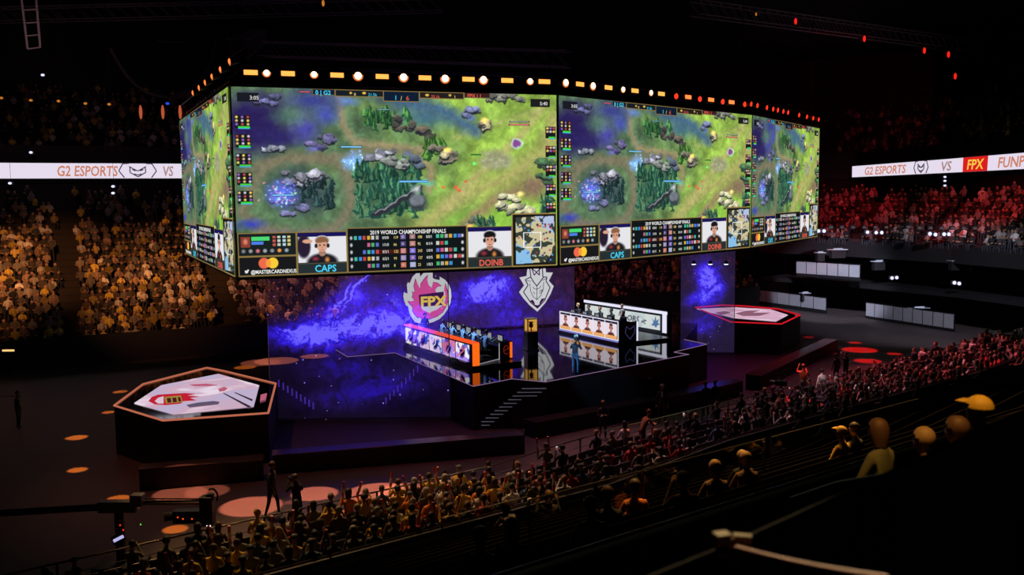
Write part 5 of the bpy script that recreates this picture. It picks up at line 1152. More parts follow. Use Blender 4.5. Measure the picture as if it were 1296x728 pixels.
mb = MB()
for a, b in zip(tops_, tops_[1:]):
    n = (b - a).cross(Vector((0, 0, 1))).normalized() * .06; q = [a - n, b - n, b + n, a + n]
    mb.add([(v.x, v.y, 5.0) for v in q] + [tuple(v) for v in q], [(0, 1, 5, 4), (1, 2, 6, 5), (2, 3, 7, 6), (3, 0, 4, 7), (3, 2, 1, 0), (4, 5, 6, 7)])
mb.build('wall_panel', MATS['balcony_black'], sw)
mb = MB(); mb.path([p + Vector((0, 0, .01)) for p in tops_], .012); mb.build('cap_rail', mat('stair_cap', (.03, .025, .02), .5, .5), sw)
spec = len(PERSONS)
taken = [o.location for o in PERSONS]
nb = {}
for (p, d, z, row, q) in BACK:
    if q[0] < 1000 and rs.random() < .5: continue
    if any((Vector((p.x, p.y, z)) - t_).length < .9 for t_ in taken): continue
    if len(PERSONS) >= 318: break
    k = nb.get(row, 0); nb[row] = k + 1; top = rs.choice(['black', 'dark grey', 'brown', 'grey', 'olive', 'black']); hc = rs.choice(hcs)
    person((p.x, p.y, z), face_to(Vector((-d.y, d.x, 0))), rs.choice(['sit_lap', 'sit_lean', 'sit_tee']), top, rs.choice(['short', 'long', 'short']), hc, f'spectator, {top} top, {hc} hair, row {ordw(row)} above the parapet, {ordw(k)} from crane end', 'spectators in the near stand')
# people at the floor edge on the far side of the rail, crew in red light
def crew(px, py, z, f, pose, top, hair, hc, lab, sc=1.0): return st_px(px, py, z, f, pose, top, hair, hc, lab, sc)
crew(1016, 508, 0.1, (.4, .9), 'raise', (.65, .20, .08, 1), 'short', 'brown', 'cameraman lit bright red with an arm up to his headset', 1.05)
p = nrow(1040, .9, 1.4); person((p.x, p.y, .24), face_to((-.3, 1)), 'stand', 'white', 'short', 'black', 'person in a white shirt standing with his back turned in the front rows')
p = nrow(813, .5, 1.4); person((p.x, p.y, .12), face_to((.8, .4)), 'lean_rail', 'brown', 'short', 'dark brown', 'person leaning forward at the rail, rim-lit red down the back')
for i, (px, py) in enumerate(((1070, 478), (1058, 480), (905, 520), (893, 522))):
    crew(px, py + 6, 0, (-.3, .8), 'stand' if i else 'raise', 'black', 'short', 'black', ['person in black raising an arm before the red floor spots', 'person in black in front of the red floor spots, arms down', 'dark figure beside the camera track rails, farther one', 'dark figure beside the camera track rails, nearer one'][i], .95)
# ---- clappers, phones and signs in hand
clap = mat('clapper_red', (.60, .07, .06), .35, spec=.6); clapw = mat('clapper_white', (.75, .55, .55), .35); phone_e = emat('phone_light', (.8, .85, 1), .9)
for i, (o, pose, q, row, k) in enumerate(STICKS):
    o_m = Matrix.Translation(o.location) @ Matrix.Rotation(o.rotation_euler[2], 4, 'Z') @ Matrix.Scale(o.scale[0], 4); J = POSES[pose][0]
    if pose == 'sit_up':
        hl, hr_ = o_m @ Vector(J['hal'][:3]), o_m @ Vector(J['har'][:3])
        for s, h in (('one', hl), ('other', hr_)):
            if rs.random() < .25: continue
            up = Vector((rs.uniform(-.35, .35), rs.uniform(-.35, .35), 1)).normalized()
            t = empty('clapper_stick', h, 0, f"red and white inflated clapper held high in the {ordw(row)} front row by the {ordw(k)} spectator", 'clapper', 'clapper sticks'); mb = MB()
            mb.tube(up * -.12, up * .42, .035, 10, .04); mb.build('tube_body', clap, t, smooth=False); mb = MB(); mb.tube(up * .08, up * .24, .0415, 10); mb.build('white_band', clapw, t)
    else:
        h = o_m @ Vector((0, .36, 1.17)); t = empty('mobile_phone', h, o.rotation_euler[2], f'lit phone held up in the {ordw(row)} front row by the {ordw(k)} spectator', 'phone', 'phones held up'); mb = MB(); mb.box((0, 0, .03), (.075, .01, .15)); mb.build('phone_case', black, t, bevel=.003); mb = MB(); mb.box((0, -.007, .03), (.066, .004, .135)); mb.build('lit_screen', phone_e, t)
ys = D(676, 627, 26.3); t = empty('held_sign', ys, .2, 'yellow card sign held up near the black parapet', 'sign'); mb = MB(); mb.box((0, 0, 0), (.42, .01, .2), ax=Matrix.Rotation(.45, 3, 'Y')); mb.build('card', mat('card_yellow', (.90, .70, .06), .6), t); mb = MB(); mb.tube((-.05, 0, -.28), (0, 0, -.05), .012, 6); mb.build('stick_handle', black, t)
# orange banner by the yellow cap
off, z = ROWZ(10); p = nrow(1058, off, z + .8); t = empty('hanging_banner', (p.x, p.y, z), 0, 'narrow orange banner strip hanging on the balustrade beside the yellow cap', 'banner'); mb = MB(); mb.box((0, 0, .55), (.16, .02, .75)); mb.build('cloth', mat('banner_orange', (.85, .20, .05), .7), t); mb = MB(); mb.tube((0, 0, 0), (0, 0, .95), .012, 6); mb.build('pole', steel, t)
# ---- long benches of the near stand
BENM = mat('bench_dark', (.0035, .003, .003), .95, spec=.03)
for row in range(14):
    z = .95 + .345 * row; of = 5.7 + .45 + row * .9; t = empty('long_bench', (0, 0, 0), 0, f'long dark bench with a low backrest, {ordw(row)} row above the black parapet', 'bench', 'long benches of the near stand')
    for nm, o0, o1, z0, z1 in (('seat_board', -.30, .14, .38, .44), ('backrest', .16, .20, .38, .92), ('support_board', -.1, .0, 0, .38)):
        mb = MB(); A = offs(NEARP, of + o0, -1); B = offs(NEARP, of + o1, -1)
        for i in range(1, len(NEARP) - 1): mb.prism([(v.x, v.y) for v in (A[i], A[i + 1], B[i + 1], B[i])], z + z0 + .002, z + z1)
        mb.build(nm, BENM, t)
# ---- seats of the front section
SEATM = mat('seat_black', (.07, .05, .06), .35, spec=.6)
def seat_proto():
    mb = MB(); mb.box((0, .02, .42), (.46, .40, .06)); mb.box((0, .02, .2), (.05, .3, .38)); o = mb.build('folding_seat', SEATM, None, bevel=.015); mb = MB(); mb.box((0, -.22, .62), (.46, .05, .36)); mb.build('backrest', SEATM, o, bevel=.015); return o
sp_ = None; ns = 0
SEATS.sort(key=lambda s: s[4][2])
taken2 = [o.location for o in PERSONS if o.location.z < 1.2]
for (p, d, z, row, q) in SEATS:
    if not (-20 < q[0] < 1320) or ns >= 296: continue
    n = Vector((-d.y, d.x, 0)); o = seat_proto() if sp_ is None else copy_tree(sp_); sp_ = sp_ or o
    o.location = (p.x - n.x * .10, p.y - n.y * .10, z + .0); o.rotation_euler = (0, 0, face_to(n)); ns += 1
    tag(o, 'black folding seat in the front rows between the floor railing and the parapet', 'seat', 'folding seats of the front section')
# ================================================================== THE FAR CROWD (uncountable)
def tmpl():
    mb = MB(); parts = []
    mb.sphere((0, 0, 1.24), .115, 6, 5, (1, 1, 1.25)); parts += [0] * (len(mb.v)); n0 = len(mb.v)
    mb.sphere((0, -.03, 1.29), .12, 6, 4, (1, 1, .85)); parts += [1] * (len(mb.v) - n0); n0 = len(mb.v)
    for z0, z1, r0, r1 in ((.45, .8, .17, .19), (.8, 1.06, .2, .21), (1.06, 1.14, .2, .07)):
        mb.tube((0, 0, z0), (0, 0, z1), r0, 7, r1)
    for s in (-1, 1): mb.tube((s * .2, 0, 1.03), (s * .26, .16, .75), .06, 5, .05); 
    parts += [2] * (len(mb.v) - n0); n0 = len(mb.v)
    for s in (-1, 1): mb.tube((s * .26, .16, .75), (s * .12, .34, .72), .045, 5, .04)
    parts += [0] * (len(mb.v) - n0); n0 = len(mb.v)
    for s in (-1, 1): mb.tube((s * .1, 0, .5), (s * .12, .45, .5), .09, 5, .07); mb.tube((s * .12, .45, .5), (s * .12, .45, .05), .07, 5, .05)
    parts += [3] * (len(mb.v) - n0)
    return np.array(mb.v), mb.f, np.array(parts)
TV, TF, TP = tmpl(); r_ = np.random.default_rng(17)
VV, FF, CC = [], [], []; nv = 0
PAL = {'gold': [(.85, .80, .72), (.75, .55, .15), (.05, .05, .05), (.10, .08, .07), (.35, .30, .25), (.90, .65, .10), (.03, .03, .04), (.45, .30, .20), (.18, .15, .14), (.60, .55, .50)], 'red': [(.6, .5, .5), (.05, .05, .05), (.3, .2, .2), (.10, .10, .1), (.75, .7, .7), (.02, .02, .02)]}
def crowd_at(p, z, rz, pal, dim=1.0):
    global nv
    s = r_.uniform(.86, 1.0); c, s_ = math.cos(rz), math.sin(rz); v = TV.copy() * s
    if r_.random() < .18: v[:, 2] += .38 * (v[:, 2] > .3)                     # a few stand
    lean = r_.normal() * .07; v[:, 0] += lean * v[:, 2]; v[:, 1] += r_.uniform(-.02, .14) * v[:, 2]
    w = np.stack([v[:, 0] * c - v[:, 1] * s_ + p.x, v[:, 0] * s_ + v[:, 1] * c + p.y, v[:, 2] + z], 1)
    col = np.zeros((len(v), 4)); col[:, 3] = 1; sk = np.array((.50, .30, .20)) * r_.uniform(.5, 1.1); hr = np.array(((.02, .015, .01), (.08, .04, .02), (.3, .2, .1))[r_.choice(3, p=[.6, .3, .1])]); tp = np.array(pal[r_.integers(len(pal))]) * r_.uniform(.12, 1.2)
    for i, cc in enumerate((sk, hr, tp, (.03, .03, .04))): col[TP == i, :3] = cc
    col[:, :3] *= dim
    VV.append(w); CC.append(col); FF.extend([tuple(nv + i for i in f) for f in TF]); nv += len(v)
def fill(path, o0, z0, n, dep, rise, pal, prob, aisles=(), x0=-40, x1=1340, skip=None):
    for k in range(n):
        A = offs(path, o0 + (k + .45) * dep, 1); z = z0 + k * rise; t = 0.1; LL = plen(A); base = plen(offs(path, o0, 1))
        while t < LL:
            p, d = along(A, t); u = t / LL; q = proj((p.x, p.y, z + 1))
            pr = prob(q[0], q[1], k) if callable(prob) else prob
            if x0 < q[0] < x1 and not any(abs(q[0] - (a0 + (a1 - a0) * (k / max(1, n - 1)))) < w_ for a0, a1, w_ in aisles) and r_.random() < pr:
                n_ = Vector((d.y, -d.x, 0)); crowd_at(p, z, face_to(n_) + r_.uniform(-.3, .3), pal)
            t += .49
def plow(x, y, k):
    if 345 < x < 725: return .5
    if x >= 725: return .62
    if x > 268: return .9
    return .92 if 0 < k < 16 else .45
fill(LOW, 0, .9, 22, .85, .43, PAL['gold'], plow, aisles=((90, 80, 13), (292, 236, 15), (520, 440, 12)))
fill(SIDE, 0, 6.0, 9, .85, .43, PAL['red'], .85, aisles=((1085, 1120, 7), (1165, 1235, 9)))
fill(UPP, .6, 14.2, 10, .85, .55, PAL['gold'], lambda x, y, k: .45 if x < 240 else (.30 if x > 1060 else 0))
for (_, sec, p, d, z, row, q) in far_near: crowd_at(p, z, face_to(Vector((-d.y, d.x, 0))), PAL['red'], .9)
VV = np.concatenate(VV); CC = np.concatenate(CC); me = bpy.data.meshes.new('distant_crowd'); me.from_pydata(VV.tolist(), [], FF)
ca_ = me.color_attributes.new('col', 'FLOAT_COLOR', 'POINT'); ca_.data.foreach_set('color', CC.reshape(-1).astype(np.float32))
cm = bpy.data.materials.new('crowd_clothes'); cm.use_nodes = True; a_ = cm.node_tree.nodes.new('ShaderNodeAttribute'); a_.attribute_name = 'col'; cm.node_tree.links.new(a_.outputs['Color'], cm.node_tree.nodes['Principled BSDF'].inputs['Base Color']); cm.node_tree.nodes['Principled BSDF'].inputs['Roughness'].default_value = .8
tag(link('crowd', me, cm), 'mass of seated spectators filling the far stands, gold-lit and red-lit', 'crowd', None, 'stuff')
print('persons', len(PERSONS), 'crowd', len(VV) // len(TV), 'seats', ns, 'sticks', len(STICKS))
# ================================================================== CRANE, CAMERAS, LAMPS, ROOF
def cyl_between(mb, a, b, r, n=8): mb.tube(a, b, r, n); return mb
dj = 26.0
jib = empty('camera_crane', (0, 0, 0), 0, 'long dark camera crane arm reaching in over the floor with a remote head', 'camera crane')
J0, J1, J2, J3 = D(-40, 652, dj - .6), D(128, 642, dj), D(172, 638, dj), D(262, 637, dj + .3)
mb = MB(); ax = J1 - J0; mb.tube(J0, J1, .11, 6); mb.build('rear_arm', mat('crane_grey', (.30, .27, .28), .4, .2), jib)
mb = MB(); mb.tube(J2 + Vector((0, 0, .03)), J3 + Vector((0, 0, .02)), .075, 6); mb.tube(J2 + Vector((0, 0, .16)), J3 + Vector((0, 0, .12)), .02, 5)
for k in range(9):
    a = J2.lerp(J3, k / 9); b = J2.lerp(J3, (k + .5) / 9); mb.tube(a + Vector((0, 0, .02)), b + Vector((0, 0, .15)), .014, 4)
mb.build('front_arm', MATS['crane_grey'], jib)
mb = MB(); mb.box((J1 + J2) / 2 + Vector((0, 0, -.02)), (1.1, .3, .32)); mb.box(J2 + Vector((.05, 0, .12)), (.34, .32, .34)); mb.build('pivot_block', mat('crane_silver', (.30, .28, .30), .4, .3), jib, bevel=.03)
mb = MB(); q = J3 + Vector((0, 0, -.22)); mb.box(q, (.36, .34, .86)); mb.box(q + Vector((.1, 0, .40)), (.2, .2, .2)); mb.build('remote_head', blackm, jib, bevel=.03)
mb = MB(); q2 = q + Vector((.15, 0, .42)); mb.path([q2 + Vector((.16 * math.cos(t), 0, .22 * math.sin(t))) for t in [i * .45 - .6 for i in range(7)]], .03, 6); mb.build('head_yoke', blackm, jib)
mb = MB(); mb.box(q + Vector((-.55, 0, -.15)), (.8, .3, .35)); mb.tube(q + Vector((-.9, 0, -.15)), q + Vector((-1.2, -.1, -.15)), .11, 10, .14); mb.build('hung_camera', blackm, jib, bevel=0)
mid = (J1 + J2) / 2
mb = MB(); mb.tube((mid.x, mid.y, 0), (mid.x, mid.y, mid.z - .1), .13, 12); mb.box((mid.x, mid.y, .12), (1.3, 1.0, .24)); mb.build('pedestal', black, jib)
for nm, px, py, c in (('red_light', 225, 655, lin(.95, .25, .1)), ('red_light', 231.5, 657, lin(1, .3, .1)), ('red_light', 243, 657, lin(1, .3, .1)), ('white_light', 262, 666, (.9, .8, .8)), ('white_light', 266, 666, (.9, .8, .8)), ('green_light', 178, 664, lin(.3, .8, .2)), ('red_light', 152, 665, lin(.9, .2, .1)), ('red_light', 156, 671, lin(.9, .2, .1))):
    mb = MB(); mb.sphere(D(px, py, dj - .2), .022, 8, 6); mb.build(nm, emat('led_' + nm + str(px), c, 1.4), jib)
ms = D(150, 682, dj - .8); t = empty('crane_monitor', ms, .5, 'small tilted monitor glowing pale lilac below the crane arm', 'monitor')
mb = MB(); mb.box((0, .03, 0), (.34, .05, .24), ax=Matrix.Rotation(-.35, 3, 'Y')); mb.build('monitor_case', black, t); mb = MB(); mb.box((0, 0, 0), (.28, .008, .09), ax=Matrix.Rotation(-.35, 3, 'Y')); mb.build('lit_screen', emat('lilac_screen', lin(.72, .70, .90)), t)
mb = MB(); mb.tube((0, .04, -ms.z), (0, .04, -.1), .03, 8); mb.build('stand', blackm, t)
# cameras in hands and on tripods
def video_camera(loc, rz, label, s=1.0, legs=0.0):
    t = empty('video_camera', loc, rz, label, 'camera'); t.scale = (s, s, s); mb = MB(); mb.box((0, 0, 0), (.16, .42, .2)); mb.build('camera_body', blackm, t, bevel=.02)
    mb = MB(); mb.tube((0, .2, 0), (0, .42, 0), .06, 12, .085); mb.build('camera_lens', black, t); mb = MB(); mb.box((0, .05, .17), (.03, .26, .03)); mb.box((0, -.05, .13), (.03, .03, .08)); mb.box((0, .15, .13), (.03, .03, .08)); mb.build('top_handle', blackm, t); mb = MB(); mb.box((-.12, .05, .05), (.09, .12, .07)); mb.build('viewfinder', blackm, t)
    if legs:
        h = legs / s
        for i in range(3): mb = MB(); a = i * 2.094 + .5; mb.tube((0, 0, -.1), (.42 * math.cos(a), .42 * math.sin(a), -h), .022, 6); mb.build('leg', blackm, t)
    return t
def in_front(o, d=.34, z=1.52):
    m = Matrix.Translation(o.location) @ Matrix.Rotation(o.rotation_euler[2], 4, 'Z') @ Matrix.Scale(o.scale[0], 4); return m @ Vector((0, d, z))
byl = lambda w_: [o for o in PERSONS if w_ in (o.get('label') or '')][0]
o = byl('stage front edge'); t = video_camera(in_front(o, .36, 1.64), o.rotation_euler[2], 'pale-topped shoulder camera raised by the operator at the stage front edge'); mb = MB(); mb.box((0, 0, .14), (.2, .3, .1)); mb.build('rain_cover', mat('pale_cover', (.55, .65, .7), .5), t)
o = byl('photographer in black'); video_camera(in_front(o, .36, 1.50), o.rotation_euler[2], 'black stills camera held by the photographer beside the floor railing', .6)
o = byl('headset'); video_camera(in_front(o, .55, 1.35), o.rotation_euler[2], 'broadcast camera worked by the red-lit cameraman', 1.1, 1.3)
q = P(707, 408, ST); video_camera((q.x, q.y, ST + 1.75), -2.6, 'black tripod camera standing by the far end of the white-edged booth', 1.2, 1.72)
q = P(988, 523, 0); video_camera((q.x, q.y, 1.45), .9, 'red-rimmed camera on a tripod beside the camera track', 1.3, 1.42)
q = P(822, 521, 0); video_camera((q.x, q.y, 1.55), 3.0, 'unlit camera on a tripod in the dark under the stage front', 1.0, 1.52)
# long plank lamps at the far side of the floor
def strip(x0, x1, y, d, label):
    a, b = D(x0, y, d), D(x1, y - .5, d); t = empty('light_strip', (0, 0, 0), 0, label, 'lamp'); dd = b - a
    mb = MB(); mb.box((a + b) / 2 + Vector((0, .06, 0)), (dd.length + .1, .1, .22), math.atan2(dd.y, dd.x)); mb.build('housing', black, t)
    mb = MB(); mb.box((a + b) / 2, (dd.length, .04, .11), math.atan2(dd.y, dd.x)); mb.build('light_tube', emat('strip_amber', lin(1.0, .78, .48), 1.2), t)
    mb = MB(); mb.box(((a.x + b.x) / 2, a.y + .1, a.z / 2 - .05), (.1, .1, a.z - .1)); mb.build('stand', black, t)
strip(-20, 25, 504.5, 50, 'long glowing orange light strip at the dark edge of the floor'); strip(3, 18, 444, 56, 'short glowing orange light strip under the gold-lit crowd')
# ---- boxes on the side
fasc = mat('box_fascia', (.42, .42, .45), .5, scale=1.5)
def box_front(x0, y0b, x1, y1b, z, h, d0, d1, label, n):
    a, b = D(x0, y0b, d0), D(x1, y1b, d1); t = empty('balcony_front', (0, 0, 0), 0, label, 'balcony', 'white balcony fronts of the boxes'); fr = Frame((a.x, a.y, z), (b.x, b.y, z), h); w = fr.w / n
    for k in range(n):
        mb = MB(); slab_on(mb, fr, rect(k * w + .04, 0, w - .08, h), 0, .06); mb.build('panel', fasc, t)
    mb = MB()
    for k in range(n + 1): mb.box(fr.pt(k * w, h / 2 + .05, .03), (.06, .06, h + .1))
    mb.build('uprights', blackm, t); mb = MB(); mb.path([fr.pt(0, h + .1, .03), fr.pt(fr.w, h + .1, .03)], .03); mb.build('top_rail', blackm, t)
    mb = MB(); slab_on(mb, fr, rect(0, -z + .02 if z < 2 else -.25, fr.w, (z - .02) if z < 2 else .25), -.1, .1); mb.build('sill_base', black, t)
    return fr
f1 = box_front(1008, 337, 1089, 337, 3.45, 1.0, 82, 77, 'upper white balcony front below the red-lit crowd', 6)
f2 = box_front(956, 385, 1046, 391, .35, 1.0, 88.5, 80.5, 'low white balcony front beyond the red-edged platform', 6)
f3 = box_front(1096, 400, 1208, 411, .25, 1.05, 77.5, 69.5, 'long low white balcony front at the edge of the grey floor', 9)
def small_lamp(px, py, d, c, s, label, group, r=.11, sc=(1.2, 1, .8), m=None):
    q = D(px, py, d); t = empty('small_lamp', q, 0, label, 'lamp', group)
    if py < 240 and px != 1196: mb = MB(); mb.tube((0, .16, 0), (0, .16, 26.9 - q.z), .012, 4); mb.build('hanging_wire', black, t)
    mb = MB(); mb.box((0, .16, .02), (r * 3.0, .16, r * 2.2)); mb.build('housing', black, t); mb = MB(); mb.sphere((0, 0, 0), r, 8, 6, sc); mb.build('bulb', emat(c, {'cool': lin(.85, .85, 1), 'dimcool': lin(.30, .26, .28), 'amber': lin(.75, .45, .15), 'redhot': lin(1, .15, .12), 'bluel': lin(.15, .30, .85), 'streak': lin(.90, .42, .28)}[c], s), t)
for i, x in enumerate(range(1052, 1280, 14)): small_lamp(x, 288 + (x - 1052) * .006 * (1 if x > 1150 else -.5), 78 if x < 1150 else 70, 'dimcool', 1, f'faint round lamp in the row under the red-lit crowd, {ordw(i)} from the screens', 'faint lamps under the red-lit crowd', .13)
CL = [(1036, 292.5, 'beside the far video face'), (1043, 292.5, 'next to the far video face, outer one'), (1098, 294, 'small one before the first bright cluster'), (1109, 294.5, 'inner one of the first bright cluster'), (1116, 294.5, 'outer one of the first bright cluster'), (1177, 296, 'inner dim one of the middle cluster'), (1184, 297, 'outer dim one of the middle cluster'), (1195, 296.5, 'inner bright one of the middle cluster'), (1201, 296.5, 'outer bright one of the middle cluster'), (1275, 298, 'inner one of the last cluster'), (1281, 299, 'outer one of the last cluster'),
      (1129, 352, 'inner one over the long low balcony'), (1135, 351.5, 'outer one over the long low balcony'), (1208, 358, 'inner one past the long low balcony'), (1214, 359, 'outer one past the long low balcony')]
for x, y, w_ in CL: small_lamp(x, y, 70 if x > 1150 else 76, 'cool', 1.3 if x not in (1177, 1184, 1098, 1208, 1214) else .5, 'white lamp of the boxes, ' + w_, 'white lamps of the boxes', .14, (1.0, 1, 1.0))
def glow_table(px, py, d, w, label, c='cool'):
    q = D(px, py, d); t = empty('lit_table', (q.x, q.y, q.z - .72), .2, label, 'table', 'lit tables inside the boxes'); mb = MB(); mb.box((0, 0, .72), (w, .6, .05)); mb.build('table_top', mat('table_pale', (.5, .5, .55), .4), t); mb = MB(); mb.box((0, 0, .35), (w * .8, .4, .68)); mb.build('table_base', black, t)
    mb = MB(); mb.box((0, -.1, .80), (w * .5, .10, .10)); mb.build('lamp_bar', emat('table_' + c, {'cool': lin(.62, .66, .76), 'blue': lin(.15, .30, .80)}[c], 1), t)
for x, y, d, w, l, c in ((1060, 316, 79, 1.6, 'lit table behind the upper white balcony', 'cool'), (1038, 320, 80, .8, 'small lit table behind the upper balcony', 'cool'), (1208, 330, 71, .9, 'blue-lit table in the upper boxes', 'blue'), (1236, 331, 70, 1.2, 'white-lit table past the blue-lit one', 'cool'), (1019, 371, 83, .9, 'lit table behind the low balcony past the red-edged platform', 'cool'), (1163, 390, 74, 1.6, 'long lit table behind the long low balcony', 'cool'), (1112, 331, 77, 1.2, 'faint lit table in the middle of the upper boxes', 'cool')): glow_table(x, y, d, w, l, c)
# small lamps about the hall
for i, (x, y) in enumerate(((1.6, 124), (39, 127), (74, 128), (108, 131), (138, 132))): small_lamp(x, y, 64, 'amber', 1, f'tiny amber lamp high above the gold-side ribbon board, {ordw(i)} along', 'tiny amber lamps', .10)
small_lamp(212, 131, 63, 'bluel', 1, 'tiny blue lamp high beside the corner of the video ring', None, .11)
for x, y, w_ in ((12.5, 232, 'under the gold-side ribbon board near its outer end'), (143, 236, 'under the emblem on the gold-side ribbon board, upper of two'), (143, 244.5, 'under the emblem on the gold-side ribbon board, lower of two'), (39, 193, 'above the gold-side ribbon board'), (54, 95, 'highest over the gold-lit side')): small_lamp(x, y, 74, 'cool', .8, 'small white lamp ' + w_, 'small white lamps', .12)
for x, y, w_ in ((1196, 224, 'upper'), (1196, 229, 'middle'), (1196, 235, 'lower')): small_lamp(x, y, 76, 'cool', .7, f'pale lamp hanging under the red-side ribbon board, {w_} of three', 'three pale hanging lamps', .10)
for x, y, w_ in ((1007, 27, 'largest, nearest the video ring'), (1094, 49, 'alone in the middle of the roof'), (1170, 64, 'inner one of the outer three'), (1200.5, 69, 'middle one of the outer three'), (1209, 96.5, 'lowest one of the outer three'), (957, 18, 'faint, above the second video face'), (409, 4, 'orange, above the widest video face')): small_lamp(x, y, 72, 'redhot' if x > 960 else 'amber', 1, 'lamp in the dark roof: ' + w_, 'red lamps in the roof', .15 if x != 957 else .08, (.7, .7, 1.6))
for i, (x, y) in enumerate(((178, 142), (206, 142), (228, 142))): small_lamp(x, y, 56, 'streak', .6, ['tall orange lamp beside the ring, farthest from it', 'tall orange lamp beside the ring, middle one', 'tall orange lamp beside the ring, nearest to it'][i], 'orange lamps beside the ring', .16, (.6, .6, 2.6))
# roof trusses and a few hanging things
tr_m = mat('truss_grey', (.5, .45, .5), .5, .2)
def truss(a, b, w, label, nseg=None):
    t = empty('roof_truss', (0, 0, 0), 0, label, 'truss', 'roof trusses'); a, b = Vector(a), Vector(b); d = b - a; s = d.normalized().cross(Vector((0, 0, 1))).normalized() * w / 2; u = Vector((0, 0, w / 2)); mb = MB()
    cs = [s + u, -s + u, s - u, -s - u]
    for c in cs: mb.tube(a + c, b + c, .05, 5)
    mb.build('chords', tr_m, t); mb = MB(); n = nseg or int(d.length / w); 
    for k in range(n):
        p0, p1 = a.lerp(b, k / n), a.lerp(b, (k + 1) / n)
        for c0, c1 in ((cs[0], cs[2]), (cs[1], cs[3]), (cs[0], cs[1])): mb.tube(p0 + c0, p1 + c1, .025, 4); 
    mb.build('diagonals', tr_m, t); return t
truss(D(330, 62, 70), D(720, 75, 62), 1.0, 'dim lattice truss just above the widest video face')
truss(D(330, 45, 80), D(300, 62, 50), 1.0, 'dim lattice truss leading into the truss over the widest face')
truss(D(880, 10, 70), D(1240, 60, 90), 1.0, 'dim lattice truss under the roof on the red side'); truss(D(-40, 20, 80), D(560, 6, 80), 1.1, 'long dim lattice truss high in the roof on the gold side')
t = empty('cable_ladder', (0, 0, 0), 0, 'pale hanging cable ladder near the top corner of the hall', 'ladder'); a0, a1, b0, b1 = D(25, -20, 55), D(35, 62, 55), D(44, -20, 55), D(51, 60, 55); mb = MB(); mb.tube(a0, a1, .06, 5); mb.tube(b0, b1, .06, 5); lm = mat('ladder_grey', (.45, .43, .45), .5); mb.build('side_rails', lm, t); mb = MB()
for k in range(6): mb.tube(a0.lerp(a1, k / 5), b0.lerp(b1, k / 5), .04, 4)
mb.build('rungs', lm, t)
q = D(217, 53, 62); t = empty('roof_panel', q, .2, 'small grey panel hanging flat under the dark roof', 'panel'); mb = MB(); mb.box((0, 0, 0), (1.35, 1.6, .08), ax=Matrix.Rotation(.15, 3, 'X')); mb.build('grey_sheet', mat('panel_grey', (.30, .28, .30), .6), t); mb = MB(); mb.tube((0, 0, 0), (0, 0, 24), .02, 4); mb.build('hanging_wire', black, t)
t = empty('cable_loom', (0, 0, 0), 0, 'drooping grey bundle of cables under the roof on the gold side', 'cables'); mb = MB(); pts = [D(x, y, 66) for x, y in ((140, 62), (150, 80), (160, 95), (172, 108), (186, 117), (215, 124), (240, 112), (262, 90), (274, 50))]; mb.path(pts, .10, 6); mb.build('cable_bundle', mat('loom_grey', (.12, .11, .12), .7), t); mb = MB(); mb.path([p + Vector((.2, 0, .15)) for p in pts], .05, 5); mb.build('thin_cable', black, t)
# ================================================================== LIGHT
w = bpy.data.worlds.new('hall_dark'); SC.world = w; w.use_nodes = True; w.node_tree.nodes['Background'].inputs[0].default_value = (.5, .35, .45, 1); w.node_tree.nodes['Background'].inputs[1].default_value = .006
def spot(loc, target, col, power, size_deg, blend=.15, rad=.1):
    l = bpy.data.lights.new('spot_beam', 'SPOT'); l.energy = power; l.color = col; l.spot_size = math.radians(size_deg); l.spot_blend = blend; l.shadow_soft_size = rad
    o = bpy.data.objects.new('spot_beam', l); C.objects.link(o); o.location = loc; o.rotation_euler = (Vector(target) - Vector(loc)).to_track_quat('-Z', 'Y').to_euler(); return o
# pools of light on the floor: (pixel centre, half-width in pixels, colour, brightness)
SAL, ORA, RED = (1.0, .30, .16), (1.0, .27, .03), (1.0, .012, .01)
for (x, y, r, c, b) in ((228, 625, 34, SAL, .5), (262, 622, 28, SAL, .35), (318, 641, 40, SAL, 1.0), (398, 625, 30, SAL, 1.0), (480, 624, 43, SAL, 1.1), (512, 622, 36, SAL, .9), (368, 636, 8, SAL, .3),
                        (97, 554, 13, ORA, 1.1), (98, 595, 12, ORA, 1.1), (150, 631, 14, ORA, 1.0), (222, 670, 16, ORA, 1.0), (428, 650, 15, ORA, 1.0), (152, 496, 9, ORA, .8), (137, 522, 8, ORA, .8), (536, 641, 12, ORA, .9), (310, 465, 14, ORA, .5),
                        (350, 457, 28, SAL, .5), (398, 451, 18, SAL, .5), (330, 459, 25, SAL, .3),
                        (1088, 443, 22, RED, 1.0), (1098, 457, 17, RED, 1.0), (1082, 434, 8, RED, .9), (1132, 448, 9, RED, .8), (1020, 420, 8, RED, .8), (1024, 427, 6, RED, .6), (975, 515, 20, RED, .25), (1045, 447, 14, RED, .2)):
    p = P(x, y, 0); rw = r / F_ * p.y; hgt = 15.0
    ang = 2 * math.degrees(math.atan(rw / hgt)) * 1.05
    spot((p.x + .3, p.y + 1.2, hgt), (p.x, p.y, 0), c, 42000 * b, ang, .22, .05)
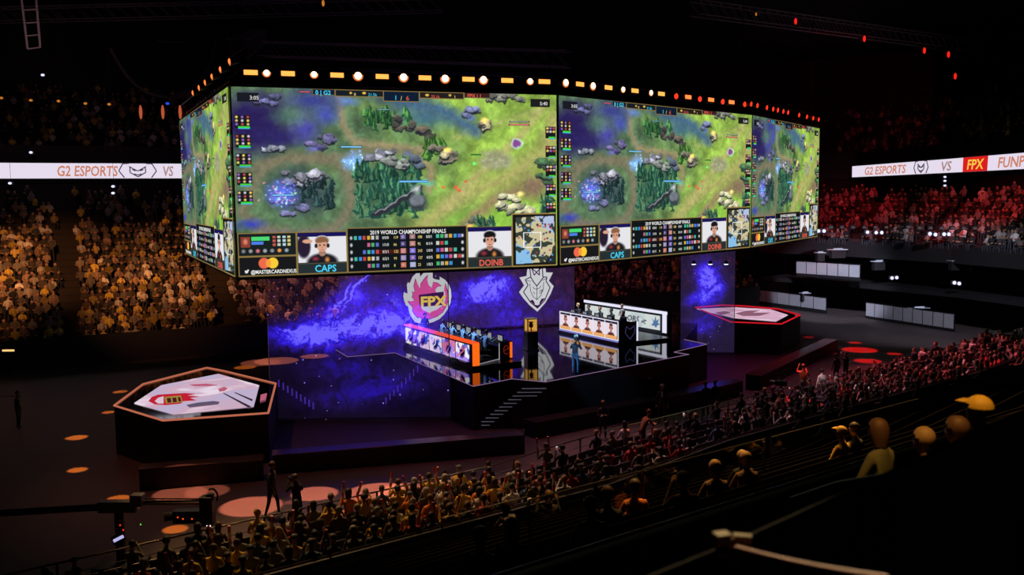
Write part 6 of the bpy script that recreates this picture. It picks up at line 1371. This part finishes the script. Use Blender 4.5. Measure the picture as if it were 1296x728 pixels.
# gold washes over the long far stand, red over the side stand
GO = (1.0, .38, .12)
for (tx_, ty_, tz_, b, ang) in ((-33, 66, 6, 1.0, 22), (-25, 69, 6, 1.0, 22), (-43, 60, 6, 1.2, 22), (-37, 62, 4, .6, 30), (-24, 66, 3, .6, 26)):
    spot((-24, 40, 17), (tx_, ty_, tz_), GO, 19000 * b, ang, .85, .3)
spot((-14, 58, 15), (-14, 71, 3), (.9, .28, .22), 6000, 50, .7, .3)
spot((0, 62, 15), (7, 82, 4), (.8, .16, .25), 3500, 50, .7, .3)
for (tx_, ty_, tz_, b, ang) in ((28, 86, 8, 1.0, 34), (37, 75, 8, .9, 30)):
    spot((24, 60, 17), (tx_, ty_, tz_), (1.0, .04, .06), 8000 * b, ang, .5, .3)
spot((20, 60, 18), (34, 112, 16), (1.0, .08, .12), 3500, 40, .7, .3); spot((-24, 45, 18), (-40, 80, 17), (.8, .40, .45), 900, 60, .8, .3)
# near rows
spot((-10, 34, 17), (-5, 27, 1), (1.0, .56, .20), 6800, 44, .6, .3)
spot((0, 38, 17), (1, 30, 1), (1.0, .50, .30), 5500, 36, .6, .3)
spot((2, 41, 17), (6, 36.5, 1), (1.0, .42, .45), 5500, 44, .7, .3)
spot((10, 47, 17), (14, 43, 1), (1.0, .36, .45), 4500, 38, .7, .3)
spot((14, 54, 17), (24, 50, 1), (1.0, .16, .22), 13000, 50, .6, .3)
spot((2, 24, 20), (2, 18, 5), (1.0, .50, .14), 13000, 34, .7, .3)
spot((8, 28, 20), (9, 20, 5), (1.0, .50, .14), 22000, 40, .7, .3)
spot((2, 22, 18), (.85, 3.6, 9.5), (1.0, .70, .35), 8000, 5, .6, .1)  # added warm spot aimed at the tape knot to brighten it
spot((14, 54, 16), (14.4, 46.9, 1), (1.0, .03, .015), 40000, 11, .4, .2)
spot((6, 42, 16), (5.2, 37.5, 1), (1.0, .12, .03), 6000, 9, .4, .2)
spot((8, 38, 16), (14.9, 44.3, 1.3), (.95, .60, .65), 7000, 8, .4, .2)  # added pale spot to lift the standing person in the white shirt
# boxes and the grey floor beside them
spot((22, 58, 14), (27, 80, 2), (.75, .78, 1.0), 26000, 26, .6, .3); spot((28, 52, 14), (31, 72, 0), (.80, .80, 1.0), 9000, 50, .8, .3)
# stage keys
spot((3.0, 52.5, 13.5), (5.5, 57.5, 2.8), (.80, .88, 1.0), 14000, 36, .6, .3); spot((-6, 46, 13.5), (-3, 50.5, 2.6), (.62, .80, 1.0), 12000, 36, .6, .3)
spot((1, 40, 7), (3.0, 44, 3), (.35, .70, 1.0), 1800, 26, .5, .2)
# violet and rose wash on the floor
spot((0, 40, 14), (1, 38, 0), (.60, .14, .32), 1600, 70, .9, .4); spot((16, 54, 14), (16, 53, 0), (.7, .06, .25), 2400, 70, .9, .4)
spot((-14, 34, 16), (-10, 35, 0), (.9, .28, .20), 1500, 70, .9, .4); spot((-20, 46, 16), (-22, 46, 0), (.8, .30, .25), 500, 80, .9, .4)
spot((2.5, 5, 20), (4.3, 8.6, 7.9), (1.0, .50, .12), 4200, 17, .6, .3)  # added overhead orange spot that brightens the close balcony spectators
